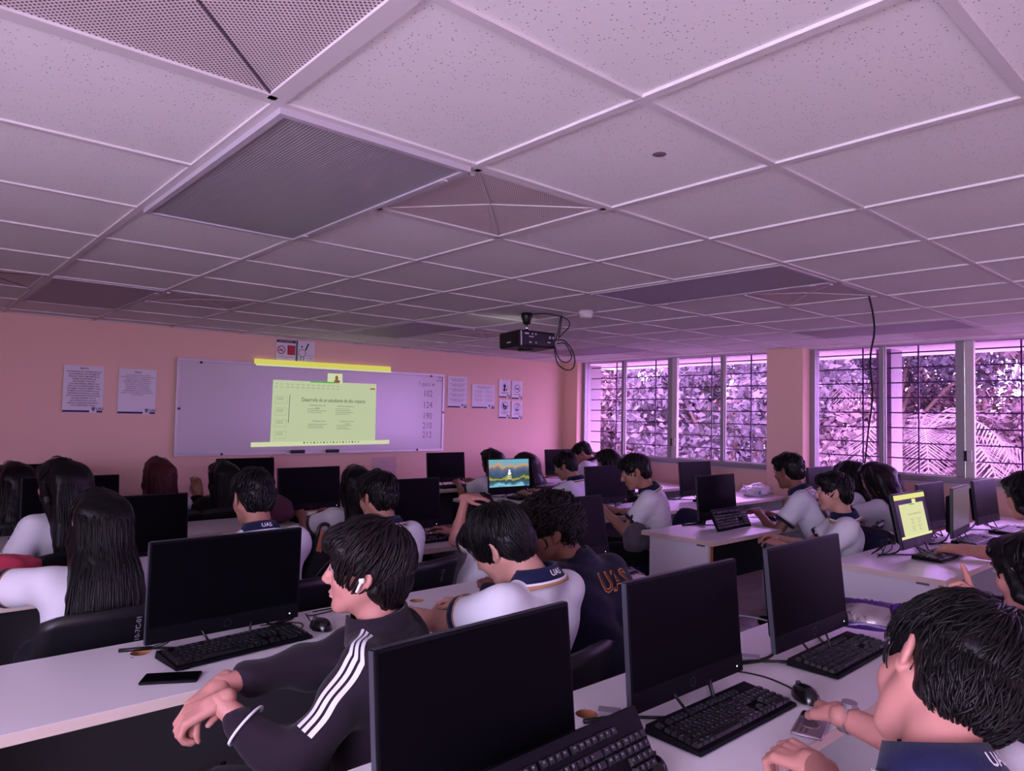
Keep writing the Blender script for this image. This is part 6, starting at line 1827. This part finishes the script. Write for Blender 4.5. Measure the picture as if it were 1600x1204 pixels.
p19 = person('person in white polo with backpack straps, turned away', (4.98, 2.55, 1.13), -6, 14, 0, 16, 'short', m_hairb, 2, pelvis=(5.10, 2.24, 0.52), hands=((4.86, 2.70, 0.80), (5.06, 2.78, 0.79)), hint=((-0.6, -0.2, -0.8), None), hv=0.007, vox=0.010, scale=1.03, chair_label='chair of the person with backpack straps', hair_kw=A_(length=0.035))
person('person in white polo facing left, leaning back in chair', (4.44, 1.98, 1.06), 26, 6, 0, 30, 'short', m_hairb, 0, pelvis=(4.56, 2.0, 0.52), hands=((4.24, 2.22, 0.72), (4.34, 2.3, 0.74)), hv=0.007, vox=0.010, chair_label='black chair of the person leaning back at right', chair_yaw=75, hair_kw=A_(fringe=0.0, length=0.07))
person('person in white polo, left of the leaning pair by windows', (5.78, 2.46, 1.065), -12, 20, 8, 0, 'long', m_hairb, 1, pelvis=(5.97, 2.24, 0.52), lenh=0.4, chair_label='chair of the left person of the leaning pair')
person('person in white polo, right of the leaning pair by windows', (5.45, 2.13, 1.08), -28, 14, -10, 0, 'long', m_hairn, 1, pelvis=(5.53, 2.12, 0.52), lenh=0.5, chair_label='chair of the right person of the leaning pair', seat=True)
person('person at the right edge in white polo, hand by a keyboard', (4.42, 0.98, 1.13), -30, 16, 0, 10, 'long', m_hairb, 3, pelvis=(4.46, 0.82, 0.52), hands=((4.42, 1.34, 0.80), (4.64, 1.32, 0.79)), hv=0.007, vox=0.010, lenh=0.4, chair_label='chair of the person at the right edge')
person('person in dark top at right edge, pointing one finger up', (2.78, 0.62, 1.02), -25, 15, 0, 20, 'long', m_hairb, 3, 'hoodie', pelvis=(2.92, 0.50, 0.5), hands=((2.60, 0.70, 0.90), (2.8, 0.9, 0.78)), hdirs=((-0.35, 0.1, 0.9), None), backs=((0.5, -0.8, 0.1), None), point=(True, False), fing=(0.8, 0.5), hint=((-0.2, -0.3, -0.9), None), hv=0.007, vox=0.010, hand_vox=0.0045, lenh=0.3, chair_label='chair of the pointing person')
p25 = person('nearest person at lower right, white polo, head bent over desk', (1.30, 0.40, 1.085), -28, 20, 40, -6, 'short', m_hairb, 3, pelvis=(1.22, 0.22, 0.52), hands=((1.44, 0.68, 0.80), (1.60, 0.70, 0.85)), hint=(None, (0.8, -0.4, -0.5)), hdirs=((0.2, 0.95, 0.0), (0.85, 0.5, -0.2)), vox=0.007, hv=0.004, hand_vox=0.0035, uas=True, scale=1.02, chair_label='chair of the nearest person at lower right', hair_kw=A_(fluff=0.008, locks=1500, length=0.05, nape=-0.07, fringe=0.02, wid=0.0026), fing=(0.6, 0.25))

chair(1.57, 3.02, 0.0, 'chair holding the black backpack with orange monogram')
# ---- print on the garments, earbud, straps, phones in hands
R9, s9 = p9['R'], p9['s']
k = 0; q = -1
a0, a1 = p9['sh'][0], p9['el'][0]; axis = a1 - a0; axis = axis / np.linalg.norm(axis)
nrm = np.array([0, 0, 1.0]) * 0.75 + p9['br'] * q * 0.62; nrm = nrm - axis * (nrm @ axis); nrm /= np.linalg.norm(nrm)
lat = np.cross(axis, nrm)
tk = p9['nk'] - p9['ax'] * 0.01 + p9['br'] * q * 0.07
for j, off in enumerate((-0.02, 0.0, 0.02)):
    pts, fc = [], []
    n = 26
    for i in range(n + 1):
        t = i / n
        c = (tk + nrm * 0.05) * (1 - t / 0.3) + (a0 + nrm * 0.06) * (t / 0.3) if t < 0.3 else a0 + (a1 - a0) * (t - 0.3) / 0.7 * 0.72 + nrm * 0.06
        for sg in (-1, 1): pts.append(c + lat * (off + sg * 0.0062))
    fc = [(2 * i, 2 * i + 1, 2 * i + 3, 2 * i + 2) for i in range(n)]
    decal(p9, pts, fc, -nrm, 'sleeve_stripe', m_wstripe, 0.003)
put9 = p9['put']
e0, w0 = p9['el'][0], p9['wr'][0]
put9('cuff_piping', band(e0, e0 + (w0 - e0) * 0.63, 0.049, 0.006), m_wstripe, p9['top'])
eb = tag(empty('earbud', tuple(p9['H'] + R9 @ np.array([-0.091, -0.002, -0.012]) * s9)), 'white wireless earbud in the ear of the person looking left', 'earbud')
m_bud = mat('white glossy plastic', (236, 236, 242), 0.2)
u9, f9 = R9[:, 2], R9[:, 1]
MB().tube([tuple(-u9 * 0.004 + f9 * 0.002), tuple(-u9 * 0.03 + f9 * 0.013)], [0.0042, 0.0036], 10).build('stem', m_bud, eb, True)
bm = bmesh.new(); bmesh.ops.create_uvsphere(bm, u_segments=14, v_segments=10, radius=0.0088); me = bpy.data.meshes.new('bud'); bm.to_mesh(me); bm.free()
for p_ in me.polygons: p_.use_smooth = True
obj('bud', me, m_bud, eb)

o11 = p11['nk'] - p11['ax'] * 0.105 + p11['br'] * 0.05
m_orange = mat('orange outline print', (206, 130, 60), 0.7)
for bold, m_, lf in ((0.035, m_orange, 0.005), (-0.012, MAT['navy team jacket'], 0.0068)):
    v, f = text_geo('UAS', 0.098, 'CENTER', bold)
    rt, upv = p11['br'], p11['ax'] * 0.97 + p11['br'] * 0.2
    decal(p11, [o11 + rt * p_[0] * 0.9 + upv * p_[1] * 1.1 for p_ in v], f, p11['bfw'], 'back_lettering', m_, lf)

# backpack straps on the person turned away
for q in (-1, 1):
    pts = []; n = 20
    for i in range(n + 1):
        t = i / n
        c = p19['nk'] - p19['ax'] * (0.03 + 0.30 * t) + p19['br'] * (q * (0.10 + 0.03 * math.sin(3 * t)))
        for sg in (-1, 1): pts.append(c + p19['br'] * sg * 0.017)
    decal(p19, pts, [(2 * i, 2 * i + 1, 2 * i + 3, 2 * i + 2) for i in range(n)], p19['bfw'], 'backpack_strap', m_black, 0.006)

# wrist watch of the nearest person
w_, e_ = p25['wr'][1], p25['el'][1]
d_ = w_ - e_; d_ /= np.linalg.norm(d_)
wt = tag(empty('wrist_watch', tuple(w_)), 'silver wrist watch on the nearest person', 'watch')
v, f = band(e_, w_ - d_ * 0.02, 0.029, 0.018, 24, 0.003)
obj('strap', np_mesh('strap', v - w_, f), mat('steel strap', (176, 172, 182), 0.3, 0.8), wt)
up_ = np.array([0, 0, 1.0]) - d_ * d_[2]; up_ /= np.linalg.norm(up_)
MB().tube([tuple(-d_ * 0.02 + up_ * 0.028), tuple(-d_ * 0.02 + up_ * 0.037)], 0.016, 20).build('watch_case', mat('steel strap', (176, 172, 182), 0.3, 0.8), wt)
phone(6.33, 5.76, 0.3, 'lit phone held by the person in the far corner', m_mon, 0.97, 1.0, 0, 'lit')
phone(0.30, 4.02, 1.2, 'dark phone held by the person at far left', m_mon, 0.91, 0.2, 0, 'screen')
